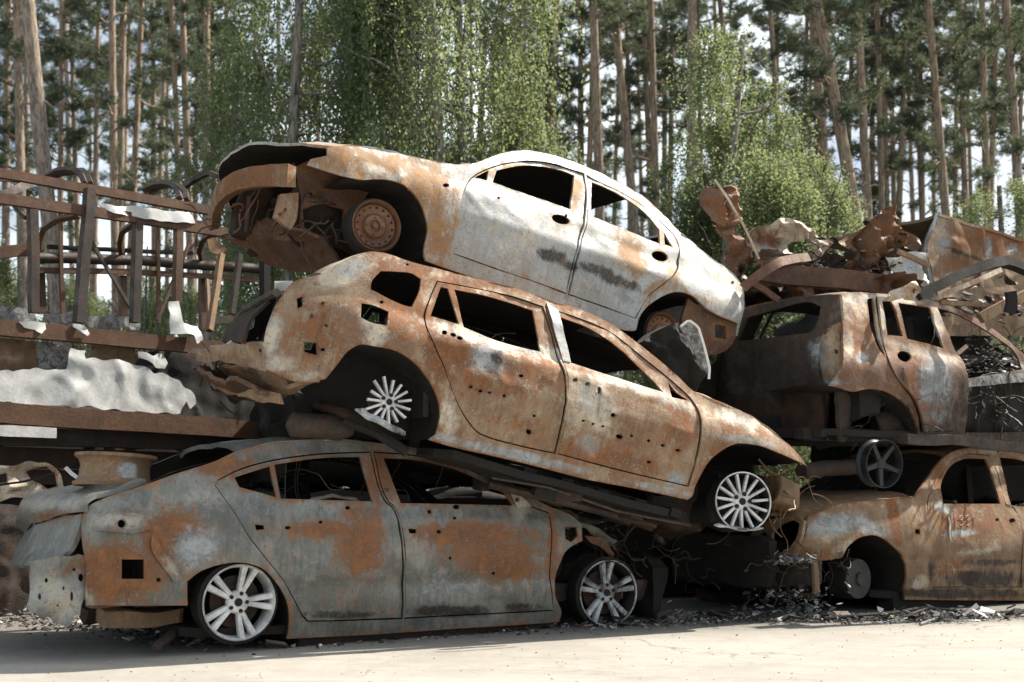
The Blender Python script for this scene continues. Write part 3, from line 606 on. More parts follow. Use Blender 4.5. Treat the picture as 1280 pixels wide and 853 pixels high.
archCf = P('440,223 454,225 468,224 491,226 510.5,236 524.6,253 531.6,272.6 534,287 530,318')
archCr = P('886,388 876,379 866,370.5 845.5,365 828.5,370.5 811.5,382 801,394 794.5,413')
fdC = P('588,223 614,209 652,201.5 682,203 730,217 733,240 731,272 723,306 713,350 709,368 638,343 567,318 569,289 574,255 580,236')
rdC = P('732.5,218 747,226 781,242 803,256 829,279 845,296 850,308 848,325 847,336.5 832,353.5 811.5,370.5 801,387.5 794.5,399 711,368.5 715,350 725,306 733,272 735,240')
C.panel('body_shell', P('384,206.5 389,199 409,195 409,184 440,183 474,187 513,196 555,204 578,206.5 594,204 621,194 652,188.5 679,192 713,202 747,215 781,231 805,246 832,270 849,288 866,303 893,325 917,342 927,354 931,384 924,405') + archCr +
        P('791,414 709,387 640,363 560,336 533,326') + archCf[::-1], [fdC, rdC, ell(557, 232, 4, 2.6), ell(917, 353, 2, 2)], 'white', seed=21)
C.panel('door', fdC, [P('593,222 611,213 609,226'), P('621,213 652,207 679,208 709,215 719,219.5 714,262 616,228'), ell(700, 274.7, 12, 5.5, 16, 16), ell(622, 248, 2, 1.6), ell(707, 270, 2, 2)], 'white', gap=.0095, dy=.006, seed=22)
C.panel('door', rdC, [P('741,227 771,241 797,258 815,275 825,287 825,305 739,270'), P('831,290 841,309 831,306'), ell(825, 320.5, 10.5, 6, 18, 16)], 'white', gap=.0095, dy=.006, seed=23)
C.loft('roof', P('652,188.5 679,192 713,202 747,215 781,231 805,246'), 'white', .05, th=.03)
C.loft('bonnet', P('594,205 578,206.5 555,204 513,196 474,187 440,183 409,184'), 'white', .05, bow=.40, th=.02, dent=.02, droop=.17)
C.loft('boot_lid', P('852,291 866,303 893,325 917,342 927,354'), 'white', .04, bow=-.12, th=.03)
C.ruled('bumper_beam', [(371, 209, .06), (371, 221, .05), (370, 234, .06)], [(273, 268, 1.5), (271, 276, 1.5), (274, 286, 1.5)], 'brown', 26, .07, .012, 2., 9, bulge=(-.16, 0, .05))
C.panel('bumper_bracket', P('350,243 373,241 371,273 364,287 343,272'), [ell(357, 262, 1.5, 1.5), ell(350, 268, 1.2, 1.2)], 'tan', y=.3, th=.04, mirror=False)
C.panel('inner_wing', P('371,208 389,199 440,222 470,225 455,250 440,262 436,285 405,300 375,290 378,250'), [P('378,262 400,256 430,262 428,290 405,298 380,285'), ell(388, 243, 2.5, 2)], 'rusty', y=.42, th=.03, mirror=False, dent=.03)
C.ruled('undertray', [(432, 350, .3), (404, 302, .28), (401, 298, .28)], [(330, 332, 1.25), (284, 300, 1.25), (281, 297, 1.25)], 'rusty', 14, .03, .03, 3.)
C.ruled('lower_apron', [(401, 299, .28), (378, 290, .3), (356, 284, .32)], [(281, 298, 1.25), (291, 288, 1.2), (335, 271, .85)], 'rusty', 10, .02, .03, 5.)
C.box('radiator_mount', tuple(C.onY(290, 290, 1.0)), tuple(C.onY(345, 235, 1.0) + np.array([0, .1, 0])), 'sooty', .05, 6., wear=False)
C.tube('strut_bar', [C.onY(312, 246, .8), C.onY(308, 290, .85)], .018, 'dark_beam')
C.panel('rear_valance', P('866,372 886,386 924,404 922,425 908,440 884,444 868,430 858,400'), [P('899,405 912,407 912,424 898,421')], 'rusty', dy=.05, th=.03, mirror=False, dent=.02)
C.ruled('rear_end_panel', [(927, 355, .22), (931, 384, .2), (922, 420, .22)], [C.onY(927, 355, .22) + np.array([0, 1.3, 0]), C.onY(931, 384, .2) + np.array([0, 1.3, 0]), C.onY(922, 420, .22) + np.array([0, 1.3, 0])], 'white', 10, .03, .01, bulge=(.06, 0, 0))
C.well(archCf, .5); C.well(archCr[1:], .5)
interior(C, .75, 2.9, -.16, .5, [(1.25, .16), (2.1, .15)], .55)
underbody(C, .75, 3.0, -.24)
C.box('parcel_shelf', (2.4, .2, .42), (2.95, 1.5, .47), 'sooty', .02, 8.)
C.box('engine_block', (-.45, .5, -.1), (.25, 1.3, .3), 'sooty', .12, 5., wear=False)
q = C.onY(471, 281.6, .03); wheel(C.root, q - C.off, 'steel', .180, 'wheel_rust', (0, .3, math.radians(-4)), tyre=.012)
q = C.onY(830, 418, .10); wheel(C.root, q - C.off, 'steel', .180, 'wheel_rust', (0, .3, 0), tyre=.012)

tangle(C, 'wire_harness', 400, 275, .5, (.16, .15, .10), 24, .008, 'dark_beam', 7)
tangle(C, 'wire_harness', 320, 280, .9, (.12, .2, .08), 18, .008, 'rusty', 8)
# ================================================================== CAR D : hatchback, upper right (its back end towards us)
D = Frame((1075, 520), 9.8, (1299, 530), 11.14, 1.62, dict(shd=.07, sh=.36, belt=.55, kL=.10, uL=-.15, wL=.4, kR=.1, uR=3., low=.05, tum=.22), 'burnt_hatchback',
          'dark rusty burnt-out hatchback with bright rear door frame, resting on the brown coupe', 'car')
D.blobs = [('p', 1040, 440, 13, 34, .62), ('r', 1038, 425, 12, 20, .6), ('s', 960, 450, 60, 26, .45), ('s', 970, 510, 90, 40, .75), ('p', 1065, 380, 26, 24, .75), ('r', 1070, 420, 22, 40, .6), ('p', 1100, 372, 40, 6, .9), ('p', 1062, 430, 6, 20, .7), ('b', 1077, 447, 10, 9, .9), ('b', 1058, 425, 5, 25, .7), ('r', 1150, 470, 14, 60, .7), ('p', 1150, 440, 50, 10, .75, 15), ('p', 1100, 400, 8, 40, 1.0), ('p', 1130, 376, 45, 5, 1.0), ('p', 1170, 405, 7, 34, 1.0), ('p', 1140, 436, 46, 8, .8, 14), ('p', 1066, 385, 18, 26, .6),  # whitish frame metal, plus sunlight painted on frame, pillar and door top
           ('b', 1170, 478, 26, 36, .9), ('r', 1172, 500, 20, 14, .5), ('b', 1172, 520, 22, 12, .8), ('s', 1120, 520, 30, 30, .7), ('b', 1022, 440, 12, 24, .8), ('s', 960, 470, 60, 30, .72), ('s', 970, 520, 80, 26, .9), ('r', 980, 470, 60, 12, .45), ('r', 970, 488, 60, 6, .7), ('s', 1300, 520, 105, 55, 1.3), ('s', 1150, 545, 60, 16, .9), ('b', 1245, 477, 40, 6, .9),
           ('p', 1185, 385, 40, 8, .6), ('p', 1040, 440, 12, 40, .8), ('p', 1175, 405, 8, 30, .8), ('b', 1040, 478, 16, 6, .8), ('p', 1040, 395, 12, 18, .5)]
archDr = P('1038,482 1052,486 1065.7,490 1080,487 1095,487 1116,494 1137,511 1147,530 1149,545')
rdD = P('1095,371 1112,371.5 1158,379 1168,384 1180,410 1191,438 1204,457 1206,515 1193,539 1152,541 1149,520 1140,498 1120,473 1108,448 1101,420')
D.panel('body_shell', P('1049,368 1068,365.5 1091,366.5 1158,374 1200,387 1243,412 1285,446 1330,470 1420,480 1420,565 1300,556 1152,551') + archDr[::-1] + P('1046,470 1053,456 1054,430 1053,406 1050,385'),
        [rdD, P('1084.6,374 1092.5,372.5 1098,420 1106,446 1099,438 1091,418'), P('1171,384 1200,394 1240,418 1272,445 1278,462 1208,474 1206,456 1193,437 1182,410'), P('1212,481 1290,475 1360,480 1370,540 1206,541 1210,515')], 'rusty', seed=31, mirror=True)
D.panel('door', rdD, [P('1100,377 1111,377.5 1127,421 1107,419'), P('1119,379 1159,385 1177,436 1132,424'), ell(1129, 446, 9, 6.5, 20, 16)], 'rusty', gap=.006, dy=-.02, seed=32, mirror=False)
D.panel('door', P('1209,478 1250,473 1300,470 1400,484 1400,556 1200,546 1207,515'), (), 'soot', dy=.10, seed=33, mirror=False, dent=.09, rough=.03)  # front door is missing; this black sheet fills its dark opening
D.panel('door_sill_edge', P('1208,474 1250,469 1300,466 1400,478 1400,487 1300,477 1250,480 1209,484'), (), 'ash', dy=-.01, seed=34, mirror=False, dent=.02, rough=.01)
D.loft('roof', P('1049,368 1068,365.5 1091,366.5 1158,374 1200,387'), 'rusty', .03, th=.03, sag=.05)
xe = D.uv(1050, 385)[0]
def endpanel(fr, name, pts, holes, xe, bow, mat, dx=0., th=.03, dent=.02, seed=0., sgn=-1, fine=4.):
    def f(a):
        o = []
        for q in a:
            x = xe
            for _ in range(8):
                w = fr.onX(*q, x); t = 2 * w[1] / fr.W - 1; x = xe + sgn * bow * (1 - t * t)
            o.append((w[1], w[2]))
        return np.array(o)
    ol = f(spline(pts, True, fine)); hs = [f(spline(h, True, fine)) for h in holes]; v2, tr = cdt_fill(ol, hs, .035)
    t = 2 * v2[:, 0] / fr.W - 1; x = xe + sgn * bow * (1 - t * t) + dx + fr.dents(v2[:, 0], v2[:, 1], dent, seed)
    V = np.stack([x, v2[:, 0], v2[:, 1]], 1); T = [tuple(q) for q in tr]
    a, b, c = V[T[0][0]], V[T[0][1]], V[T[0][2]]
    if np.cross(b - a, c - a)[0] * sgn < 0: T = [q[::-1] for q in T]
    V2, Fc = thicken(V, T, np.array([-sgn * th, 0, 0])); return fr.add(name, V2, Fc, mat)
endpanel(D, 'tailgate', P('900,445 912,408 932,388 977,377 1028,369 1049,368 1053,404 1040,410 1026,430 1026,470 1036,484 1031,548 903,534 896,490'), [P('919,427 934,398 977,385 1012,378 1026,384 1020,406 1012,416 970,421')], xe, .10, 'dark_beam', seed=3.)
endpanel(D, 'tail_light_housing', P('1053,403 1055,430 1054,458 1036,483 1024,474 1025,432 1038,411'), [ell(1049, 440, 2.5, 3)], xe, .06, 'brown', -.01, .05, .06, 5.)
endpanel(D, 'rear_bumper', P('896,495 1030,489 1034,552 902,540'), [], xe, .14, 'sooty', -.02, .04, .03, 9.)
D.well(archDr, .6); interior(D, -.3, 2.4, -.1, .5, [(.5, -.12), (1.4, -.15)], 2.3); underbody(D, -.4, 2.6, -.2)
D.box('rear_seat', (.12, .14, 0.), (.42, 1.48, .66), 'soot', .05, 4.)  # block added to keep the tailgate window dark
D.ruled('inner_wheel_housing', [(1046, 490, .1), (1050, 520, .1), (1052, 548, .12)], [(1075, 494, .35), (1070, 520, .35), (1062, 545, .35)], 'sooty', 8, .03, .05)
D.tube('spring', [D.onY(1108 + 6 * math.cos(t), 500 + t * 1.2, .3 + .05 * math.sin(t)) for t in np.linspace(0, 36, 90)], .012, 'soot', 5)
D.box('wheel_hub', tuple(D.onY(1098, 548, .2)), tuple(D.onY(1130, 515, .2) + np.array([0, .15, 0])), 'sooty', .07, 3., wear=False)

tangle(D, 'wire_harness', 1090, 520, .3, (.25, .15, .12), 30, .008, 'dark_beam', 9)
tangle(D, 'wire_harness', 1245, 510, .05, (.22, .04, .12), 30, .009, 'dark_beam', 19)
tangle(D, 'wire_harness', 1240, 440, .8, (.3, .3, .12), 40, .008, 'dark_beam', 10)
# ================================================================== CAR E : brown coupe, lower right
E = Frame((1078, 723), 9.7, (1358, 727), 11.0, 1.72, dict(sh=.24, belt=.50, kL=.34, uL=-.20, wL=.50, low=.06, tum=.32, kR=0), 'burnt_coupe',
          'brown burnt-out coupe on the ground without its front wheel, chalk number on its door', 'car')
E.blobs = [('b', 1045, 656, 34, 14, 1.0, -8), ('b', 1090, 660, 30, 10, .8, 15), ('p', 1030, 665, 26, 14, .7), ('p', 1060, 685, 20, 12, .7), ('r', 1020, 692, 34, 8, .6), ('r', 1118, 650, 8, 34, .8, -10), ('p', 1080, 630, 70, 6, .5, -4), ('b', 1178, 634, 16, 6, .8, 25), ('b', 1200, 667, 22, 4, .9, -5), ('p', 1225, 689, 40, 5, .6, -10), ('p', 1245, 680, 16, 8, .5, -20),
           ('r', 1215, 655, 50, 28, .6), ('s', 1240, 703, 34, 5, .8), ('s', 1230, 724, 50, 10, .95), ('p', 1150, 728, 12, 7, .9, -30), ('p', 1185, 712, 40, 4, .5), ('r', 1190, 712, 30, 14, .5), ('s', 1164, 712, 5, 20, .7), ('s', 1200, 742, 90, 6, 1.0), ('p', 1230, 564, 80, 4, .6), ('p', 1245, 600, 4, 30, .5), ('r', 1172, 590, 10, 24, .7)]
E.feat = [(1030, 698, 1330, 700, .02, .012)]
archEf = P('1053,698 1060,683 1075,672 1097,670 1115,681 1130,698 1134,716 1131,740')
dE = P('1160,624 1172,604 1189,576 1206,568 1237,569 1246,588 1257,630 1268,634 1276.7,650 1277,734.5 1165,734.5 1165,694 1161,661')
E.panel('body_shell', P('1007,650 1010,645 1045.5,632 1097,625 1144,621 1163,594 1184,568 1207,560.5 1243.7,562.5 1280,567 1340,585 1400,640 1400,752 1132,750') + archEf[::-1] + P('1023.5,701 985,699 1001,676 1008,660'),
        [dE, P('1250,572 1275,575 1300,584 1318,634 1264,633'), P('1143,662 1149,662 1149,668 1143,667')], 'brown', seed=41)
E.panel('door', dE, [P('1178,603 1192,580 1207,574 1232,574 1239,589 1250,630 1180,630'), ell(1247, 650, 2.5, 2), ell(1266, 651, 4, 3)], 'brown', gap=.006, dy=.006, seed=42)
E.loft('roof', P('1184,568 1207,560.5 1243.7,562.5 1280,567 1330,582'), 'brown', .04, th=.03)
E.loft('bonnet', P('1144,621.5 1097,625.5 1045.5,632.5 1012,644.5 1003,648'), 'brown', .05, bow=.28, th=.025, dent=.015)
xe2 = E.uv(1003, 680)[0]
endpanel(E, 'front_wing_nose', P('1008,652 1000,646 985,646 965,650 948,660 934,678 925,700 960,703 987,701 1002,678'), [P('966,692 968,667 980,655 994,650 1003,655 999,672 986,690'), P('942,690 948,672 958,664 962,672 958,692')], xe2, .10, 'brown', -.02, .03, .02, 3.)
E.ruled('bumper_beam', [(1027, 703, .12), (1027, 716, .1), (1027, 728, .12)], [(866, 707, 1.6), (866, 716, 1.6), (870, 722, 1.6)], 'dark_beam', 20, .10, .03, 5., 8, bulge=(-.14, 0, 0))
E.box('radiator', (-.75, .25, -.1), (-.65, 1.45, .28), 'soot', .05, 4., wear=False)
E.ruled('lower_crossmember', [(1024, 738, .2), (1024, 748, .2)], [(880, 735, 1.6), (880, 748, 1.6)], 'sooty', 14, .1, .04, 8., 5)
E.tube('bumper_bracket', [E.onY(1017, 700, .1), E.onY(1019, 715, .08), E.onY(1020, 742, .1)], .03, 'brown')
E.well(archEf, .6); interior(E, .3, 2.5, -.1, .5, [(1.2, .16)], .75)
E.box('sill_structure', (.45, .1, -.30), (2.6, .3, -.1), 'soot', .02, 2., wear=False)
E.box('engine_block', (-.5, .5, -.15), (.3, 1.3, .25), 'soot', .1, 7., wear=False)
V_, F_ = lathe([(.001, -.01), (.05, -.01), (.055, .015), (.09, .02), (.155, .02), (.155, .04), (.001, .045)], 30)
o = mk('brake_disc', V_, F_, simple('scorched_iron', (.018, .017, .016), (.055, .052, .05), 14, .6), E.root); o.location = tuple(E.onY(1076, 724, .12) - E.off); o.rotation_euler = (0, 0, math.radians(8))
V_, F_ = lathe([(.10, .045), (.16, .05), (.17, .2), (.10, .21)], 24); mk('burnt_hub', V_, F_, M['soot'], o)
tangle(E, 'wire_harness', 1000, 712, .2, (.16, .12, .06), 22, .007, 'dark_beam', 11)
tangle(E, 'wire_harness', 930, 725, .9, (.3, .3, .10), 30, .008, 'dark_beam', 12)
# chalk writing on the door
def stroke(fr, pts, r, mat, name, dy=-.004):
    q = [];
    for (x, y) in spline(pts, False, 2.0):
        u, v = fr.uv(x, y); q.append((u, float(fr.inset(u, v)) + dy, v))
    return np.array(q)
parts = []
def three(x): return [(x, 646), (x + 3, 644.5), (x + 5, 646.5), (x + 4, 649.5), (x + 1.8, 650.3), (x + 4.2, 651.3), (x + 5.2, 654.5), (x + 3, 657), (x, 656)]
for pts in (P('1192.5,647 1194.5,645 1195,657'), three(1198.5), three(1206.5), P('1215.5,647 1217.5,645 1218,656.5')):
    V_, F_ = sweep(stroke(E, pts, .004, None, ''), .0036, 5); parts.append((V_, F_))
V_, F_ = join(parts); E.add('chalk_number', V_, F_, 'chalk', False)
V_, F_ = sweep(stroke(E, P('1185,646 1187,655 1186.5,664 1188,676'), .006, None, ''), [.008] * 17 if False else .007, 6); E.add('chalk_stroke', V_, F_, 'chalk_white', False)
# SECTION2
# ================================================================== bus skeleton, left
FLAT = dict(sh=9, belt=10, low=0, kL=0, kR=0)
RECT = [(-1, -1), (1, -1), (1, 1), (-1, 1)]
UCH = [(-1, -1), (1, -1), (1, -.75), (-.7, -.75), (-.7, .75), (1, .75), (1, 1), (-1, 1)]
def resample(pts, n):
    c = np.array(pts, float); d = np.r_[0, np.cumsum(np.linalg.norm(np.diff(c, axis=0), axis=1))]; t = np.linspace(0, d[-1], n)
    return np.stack([np.interp(t, d, c[:, i]) for i in range(3)], 1)
def bar(fr, name, pts, w, h, mat, prof=RECT, n=14, wob=.008, parent=None, seed=0., rnd=False):
    p = resample(pts, n); p = p + np.array([[nz(q, 2.5, seed), nz(q, 2.5, seed + 3), nz(q, 2.5, seed + 6)] for q in p]) * wob
    t = p[-1] - p[0]; t /= np.linalg.norm(t)
    pf = [(x * w / 2, y * h / 2) for x, y in prof] if not rnd else [(w / 2 * math.cos(a), h / 2 * math.sin(a)) for a in np.linspace(0, 2 * math.pi, 12, endpoint=False)]
    V = []; m = len(p); last = None
    for i in range(m):
        t = p[min(i + 1, m - 1)] - p[max(i - 1, 0)]; t /= np.linalg.norm(t)
        a = (np.array([0, 1., 0]) if last is None else last); a = a - t * (a @ t)
        if np.linalg.norm(a) < .2: a = np.array([1., 0, 0]) - t * t[0]
        a /= np.linalg.norm(a); last = a; b = np.cross(t, a)
        for (x, y) in pf: V.append(p[i] + a * x + b * y)
    k = len(pf); Fc = [(i * k + j, i * k + (j + 1) % k, (i + 1) * k + (j + 1) % k, (i + 1) * k + j) for i in range(m - 1) for j in range(k)]
    Fc += [tuple(range(k))[::-1], tuple((m - 1) * k + j for j in range(k))]
    return fr.add(name, V, Fc, mat, True, parent)
S = Frame((0, 405), 9.7, (270, 430), 11.1, 2.3, FLAT, 'burnt_bus', 'rusty skeleton of a burnt bus with bare window posts, behind the grey sedan', 'bus', zoff=-2.2)
S.off = np.array([.9, 1.1, -2.25]); m = Matrix(S.R.tolist()).to_4x4(); m.translation = Vector(S.A + S.R @ S.off); S.root.matrix_world = m
Y = S.onY
bar(S, 'roof_rail', [Y(-160, 186, .12), Y(0, 217, .12), Y(275, 266, .12)], .06, .075, 'rust_beam', UCH, seed=1.)
bar(S, 'roof_rail', [Y(-160, 228, 0), Y(0, 248, 0), Y(283, 291, 0)], .06, .085, 'rust_beam', UCH, seed=2.)
for (x0, y0, x1, y1, w, mt, yy) in ((40, 262, 43, 392, .075, 'dark_beam', 0), (112, 236, 99, 404, .085, 'dark_beam', -.02), (173, 275, 168, 404, .075, 'dark_beam', 0), (223, 285, 221, 378, .07, 'rust_beam', 0), (300, 318, 290, 392, .05, 'dark_beam', .02), (331, 320, 331, 400, .08, 'soot', .0), (-60, 262, -60, 392, .08, 'dark_beam', 0)):
    bar(S, 'window_post', [Y(x0, y0, yy), Y(x1, y1, yy)], w, w * .9, mt, n=10, seed=x0)
bar(S, 'window_rail', [Y(-160, 392, -.02), Y(0, 410, -.02), Y(275, 436, -.02), Y(350, 443, -.02)], .10, .125, 'rust_beam', seed=5.)
bar(S, 'window_rail', [Y(45, 322, 2.0), Y(180, 326, 2.0), Y(330, 337, 2.0)], .12, .11, 'dark_beam', rnd=True, seed=6.)
bar(S, 'window_rail', [Y(-160, 331, 1.9), Y(0, 316, 1.9), Y(38, 312, 1.9)], .1, .11, 'rust_beam', seed=7.)
bar(S, 'window_rail', [Y(45, 338, 2.0), Y(180, 341, 2.0), Y(330, 350, 2.0)], .05, .055, 'rust_beam', seed=8.)
bar(S, 'window_rail', [Y(60, 309, 2.05), Y(240, 317, 2.05)], .05, .04, 'soot', seed=9.)
for (x0, y0, x1, y1) in ((153, 345, 154, 398), (253, 348, 254, 414), (50, 340, 52, 392), (-20, 330, -20, 392)):
    bar(S, 'far_post', [Y(x0, y0, 2.1), Y(x1, y1, 2.1)], .07, .07, 'rust_beam', n=8, seed=x0 + 2.)
for pts in (((50, 318), (50, 300), (56, 285), (72, 275), (100, 269)), ((153, 322), (150, 303), (153, 290), (166, 281), (175, 276)), ((253, 330), (250, 312), (254, 300), (263, 294), (275, 291))):
    k = np.linspace(2.1, .9, len(pts)); bar(S, 'roof_hoop', [Y(a, b, c) for (a, b), c in zip(pts, k)], .05, .05, 'rust_beam', n=22, seed=pts[0][0] + 1.)
for pts in (((56, 222), (68, 215), (82, 212), (94, 213), (102, 219), (106, 230)), ((62, 224), (76, 217), (90, 215), (103, 214), (110, 220), (113, 230)), ((180, 238), (192, 232), (206, 230), (217, 233), (223, 241), (224, 248)), ((186, 240), (200, 233), (214, 231), (226, 234), (232, 241), (233, 250)), ((228, 236), (245, 224), (262, 216), (280, 224))):
    k = np.linspace(.9, .2, len(pts)); bar(S, 'roof_hoop', [Y(a, b, c) for (a, b), c in zip(pts, k)], .045, .045, 'dark_beam', n=22, seed=pts[0][0] + .5)
bar(S, 'roof_rail', [Y(-160, 236, 1.9), Y(40, 252, 1.9), Y(270, 282, 1.9)], .05, .05, 'rust_beam', seed=21.)
bar(S, 'roof_rail', [Y(-160, 214, 1.1), Y(60, 226, 1.1), Y(272, 262, 1.1)], .045, .05, 'dark_beam', seed=22.)
for x0 in (75, 196): bar(S, 'far_post', [Y(x0, 255, 1.95), Y(x0 + 3, 404, 1.95)], .035, .035, 'rust_beam', n=6, seed=x0 + 7.)
bar(S, 'diagonal_brace', [Y(112, 300, 1.0), Y(168, 392, .9)], .03, .03, 'dark_beam', seed=23.)
bar(S, 'diagonal_brace', [Y(238, 300, 1.2), Y(196, 400, 1.2)], .03, .03, 'rust_beam', seed=24.)
bar(S, 'roof_brace', [Y(-30, 262, .4), Y(18, 238, .5), Y(38, 229, .6)], .06, .07, 'dark_beam', seed=11.)
bar(S, 'roof_brace', [Y(16, 252, .3), Y(34, 272, .1)], .04, .04, 'dark_beam', seed=12.)
bar(S, 'loose_batten', [Y(277, 318, .5), Y(262, 413, .3)], .06, .05, 'wood', seed=13.)
bar(S, 'loose_batten', [Y(259, 350, .6), Y(261, 412, .4)], .03, .03, 'wood', seed=14.)
bar(S, 'loose_batten', [Y(262, 402, .6), Y(290, 399, .6)], .05, .07, 'dark_beam', seed=15.)
S.panel('bent_sheet', P('258,300 266,297 280,308 290,316 272,318 262,314'), (), 'wood', y=.6, mirror=False, dent=.05, th=.01)
def sheet(name, pts, y, mat, rough=.03, dent=.05, holes=(), th=.012):
    return S.panel(name, pts, holes, mat, y=y, mirror=False, dent=dent, rough=rough, th=th, fine=3)
sheet('floor_board', P('-140,372 45,386 45,396 47,408 -140,400'), .15, 'ash')
sheet('floor_board', P('56,390 95,392 95,405 56,403'), .15, 'ash')
sheet('floor_board', P('106,396 172,396 174,412 106,410'), .15, 'ash')
sheet('melted_strip', P('122,256 150,257 172,259 205,264 236,265 241,273 243,279 200,277 165,270 130,262'), -.03, 'melt', .02)
sheet('melted_strip', P('24,401 40,402 62,404 75,406 73,410 60,411 52,417 46,411 30,410'), -.09, 'melt', .02)
sheet('melted_strip', P('92,405 104,408 112,417 110,421 100,416 92,409'), -.09, 'melt', .02)
sheet('hanging_shard', P('213,377 224,377 225,390 229,403 246,409 252,424 245,430 238,420 212,418'), -.09, 'melt', .02)
sheet('melted_side_sheet', P('-160,455 -60,462 0,466 27,462 50,462 84,462 85,450 88,435 107,436 106,449 122,450 140,450 158,452 176,458 189,463 207,469 226,478 236,484 241,492 244,505 240,510 233,503 229,512 226,518 170,515 122,511 0,505 -160,495'), -.10, 'melt', .03, .026)
sheet('side_board', P('-140,420 20,424 47,427 48,470 -140,470'), .05, 'brown', .01)
sheet('side_board', P('50,427 80,429 84,470 50,470'), .05, 'ash', .01)
sheet('side_board', P('112,432 168,436 166,466 112,460'), .05, 'brown', .01)
sheet('crumpled_bracket', P('172,440 190,442 206,444 211,455 207,464 196,458 186,450 174,449'), -.10, 'melt', .04, .06)
bar(S, 'side_rail', [Y(-160, 492, -.05), Y(0, 517, -.05), Y(230, 532, -.05), Y(345, 540, -.05)], .14, .16, 'rust_beam', UCH, seed=16.)
for (y0, y1, h, mt, yy) in ((545, 556, .14, 'dark_beam', .1), (572, 580, .16, 'sooty', .2), (596, 602, .12, 'dark_beam', .3)):
    bar(S, 'chassis_beam', [Y(-160, y0 - 6, yy), Y(0, y0, yy), Y(345, y1, yy)], .2, h, mt, seed=y0 * 1.)
sheet('white_plate', P('-60,528 71,535 71,548 -60,543'), -.15, 'melt', .005, .01)
sheet('skirt_panel', P('-160,560 120,570 345,585 345,700 -160,790'), .35, 'sooty', .01, .05)  # dark lower panel added to block light leaking under the bus
sheet('lower_skirt', P('-160,610 20,632 120,640 120,800 -160,840'), .0, 'dark_beam', .01, .04)
S.panel('inner_panel', P('150,447 250,432 345,452 352,565 150,555'), (), 'soot', y=.6, mirror=False, dent=.05)  # black backing added where the gap behind should read as dark
S.box('chassis_mass', (-.9, .6, -2.2), (2.6, 2.2, -.6), 'soot', .1, 3., wear=False)
for x in (-20, 150, 330): bar(S, 'chassis_leg', [Y(x, 520, .4), Y(x, 720, .4)], .2, .2, 'sooty', n=5)

# ================================================================== loose things
def loose(o, fr):
    m = Matrix(fr.R.tolist()).to_4x4(); m.translation = Vector(fr.A + fr.R @ fr.off); o.matrix_world = m; return o
def scrap(name, label, cat, pts, mat, d, holes=(), yaw=.3, dent=.06, rough=.02, th=.015, blobs=(), fold=.12, seed=0., group=None):
    a = np.array(pts); x0, x1 = a[:, 0].min(), a[:, 0].max(); yb = a[:, 1].max(); x0p = x0
    L = (x1 - x0) / F * d
    fr = Frame((x0, yb), d, (x1, yb), d + L * yaw, .5, FLAT); fr.blobs = list(blobs); fr.off = np.array([L / 2, 0, 0])
    o = fr.panel(name, pts, holes, mat, y=0., mirror=False, dent=dent, rough=rough, th=th, fine=3, sp=.028, seed=seed)
    me = o.data
    for v in me.vertices:
        c = v.co.copy(); c.y = 0; k = abs(nz(c, 3.1, seed)) * 2 - .3 + .9 * abs(nz(c, 8.5, seed + 3)); v.co.y += fold * k; v.co.x += fold * .25 * nz(c, 6, seed + 5); v.co.z += fold * .25 * nz(c, 6, seed + 8)
    me.set_sharp_from_angle(angle=math.radians(35))
    loose(o, fr); return tag(o, label, cat, group)
tw = scrap('twisted_strip', 'upright twisted strip of torn rusty metal with curled flaps, sticking up against the birch', 'scrap metal', P('898,280 912,284 925,287 938,306 949,324 940,336 924,345 906,345 913,318 912,300'), 'rusty', 11.0, [P('915,308 919,309 919,318 915,318')], fold=.12, dent=.08, blobs=[('r', 915, 300, 20, 20, .5)], seed=2.)
for pts, sd_ in (('884,238 893,226 905,236 915,250 912,268 904,284 892,276 889,256', 5.), ('908,236 917,227 927,236 924,248 934,262 935,274 922,279 922,294 908,292 903,278 913,262', 6.)):
    f_ = scrap('flap', None, None, P(pts), 'rusty', 10.95, (), fold=.18, dent=.1, rough=.01, blobs=[('r', 915, 260, 30, 30, .6), ('p', 922, 272, 8, 14, .6)], seed=sd_)
    mw = f_.matrix_world.copy(); bpy.context.view_layer.update(); f_.parent = tw; f_.matrix_parent_inverse = tw.matrix_world.inverted(); f_.matrix_world = mw
scrap('crumpled_door', 'pale crumpled car door skin with a dark cavity, lying on top of the rusty beam', 'scrap metal', P('936,292 958,283 976,276 991,275 1009,281 1027,293 1036,304 1030,313 1024,322 1010,324 980,326 948,326 942,306'), 'pale_scrap', 11.3, [P('990,303 1008,298 1019,309 1010,318 988,315')], fold=.16, dent=.06, blobs=[('r', 965, 300, 20, 16, .7), ('b', 955, 310, 14, 10, .7), ('s', 945, 300, 10, 5, .6)], seed=3.)
scrap('torn_sheet', 'torn sheet of dark rusty metal with a ragged pointed top beside the orange van body', 'scrap metal', P('1046,284 1053,290 1060,291 1072,286 1086,276 1102,266 1110,257 1118,253 1129,258 1133,268 1127,280 1136,290 1148,292 1154,300 1152,320 1144,310 1124,312 1122,330 1116,340 1100,346 1082,340 1070,318 1058,306 1050,296'), 'rusty', 11.0, [ell(1121, 273, 2, 2), ell(1130, 305, 4, 3), P('1126,294 1134,295 1135,298 1128,298')], fold=.22, dent=.1, blobs=[('r', 1110, 290, 30, 30, .5)], seed=4.)
scrap('crumpled_wing', 'cream crumpled wing panel wedged under the torn rusty sheet', 'scrap metal', P('1120,318 1136,316 1152,315 1170,319 1177,337 1172,348 1164,359 1152,350 1144,344 1130,338'), 'white', 10.9, (), fold=.18, dent=.05, seed=5., blobs=[('p', 1150, 335, 40, 30, .8)])
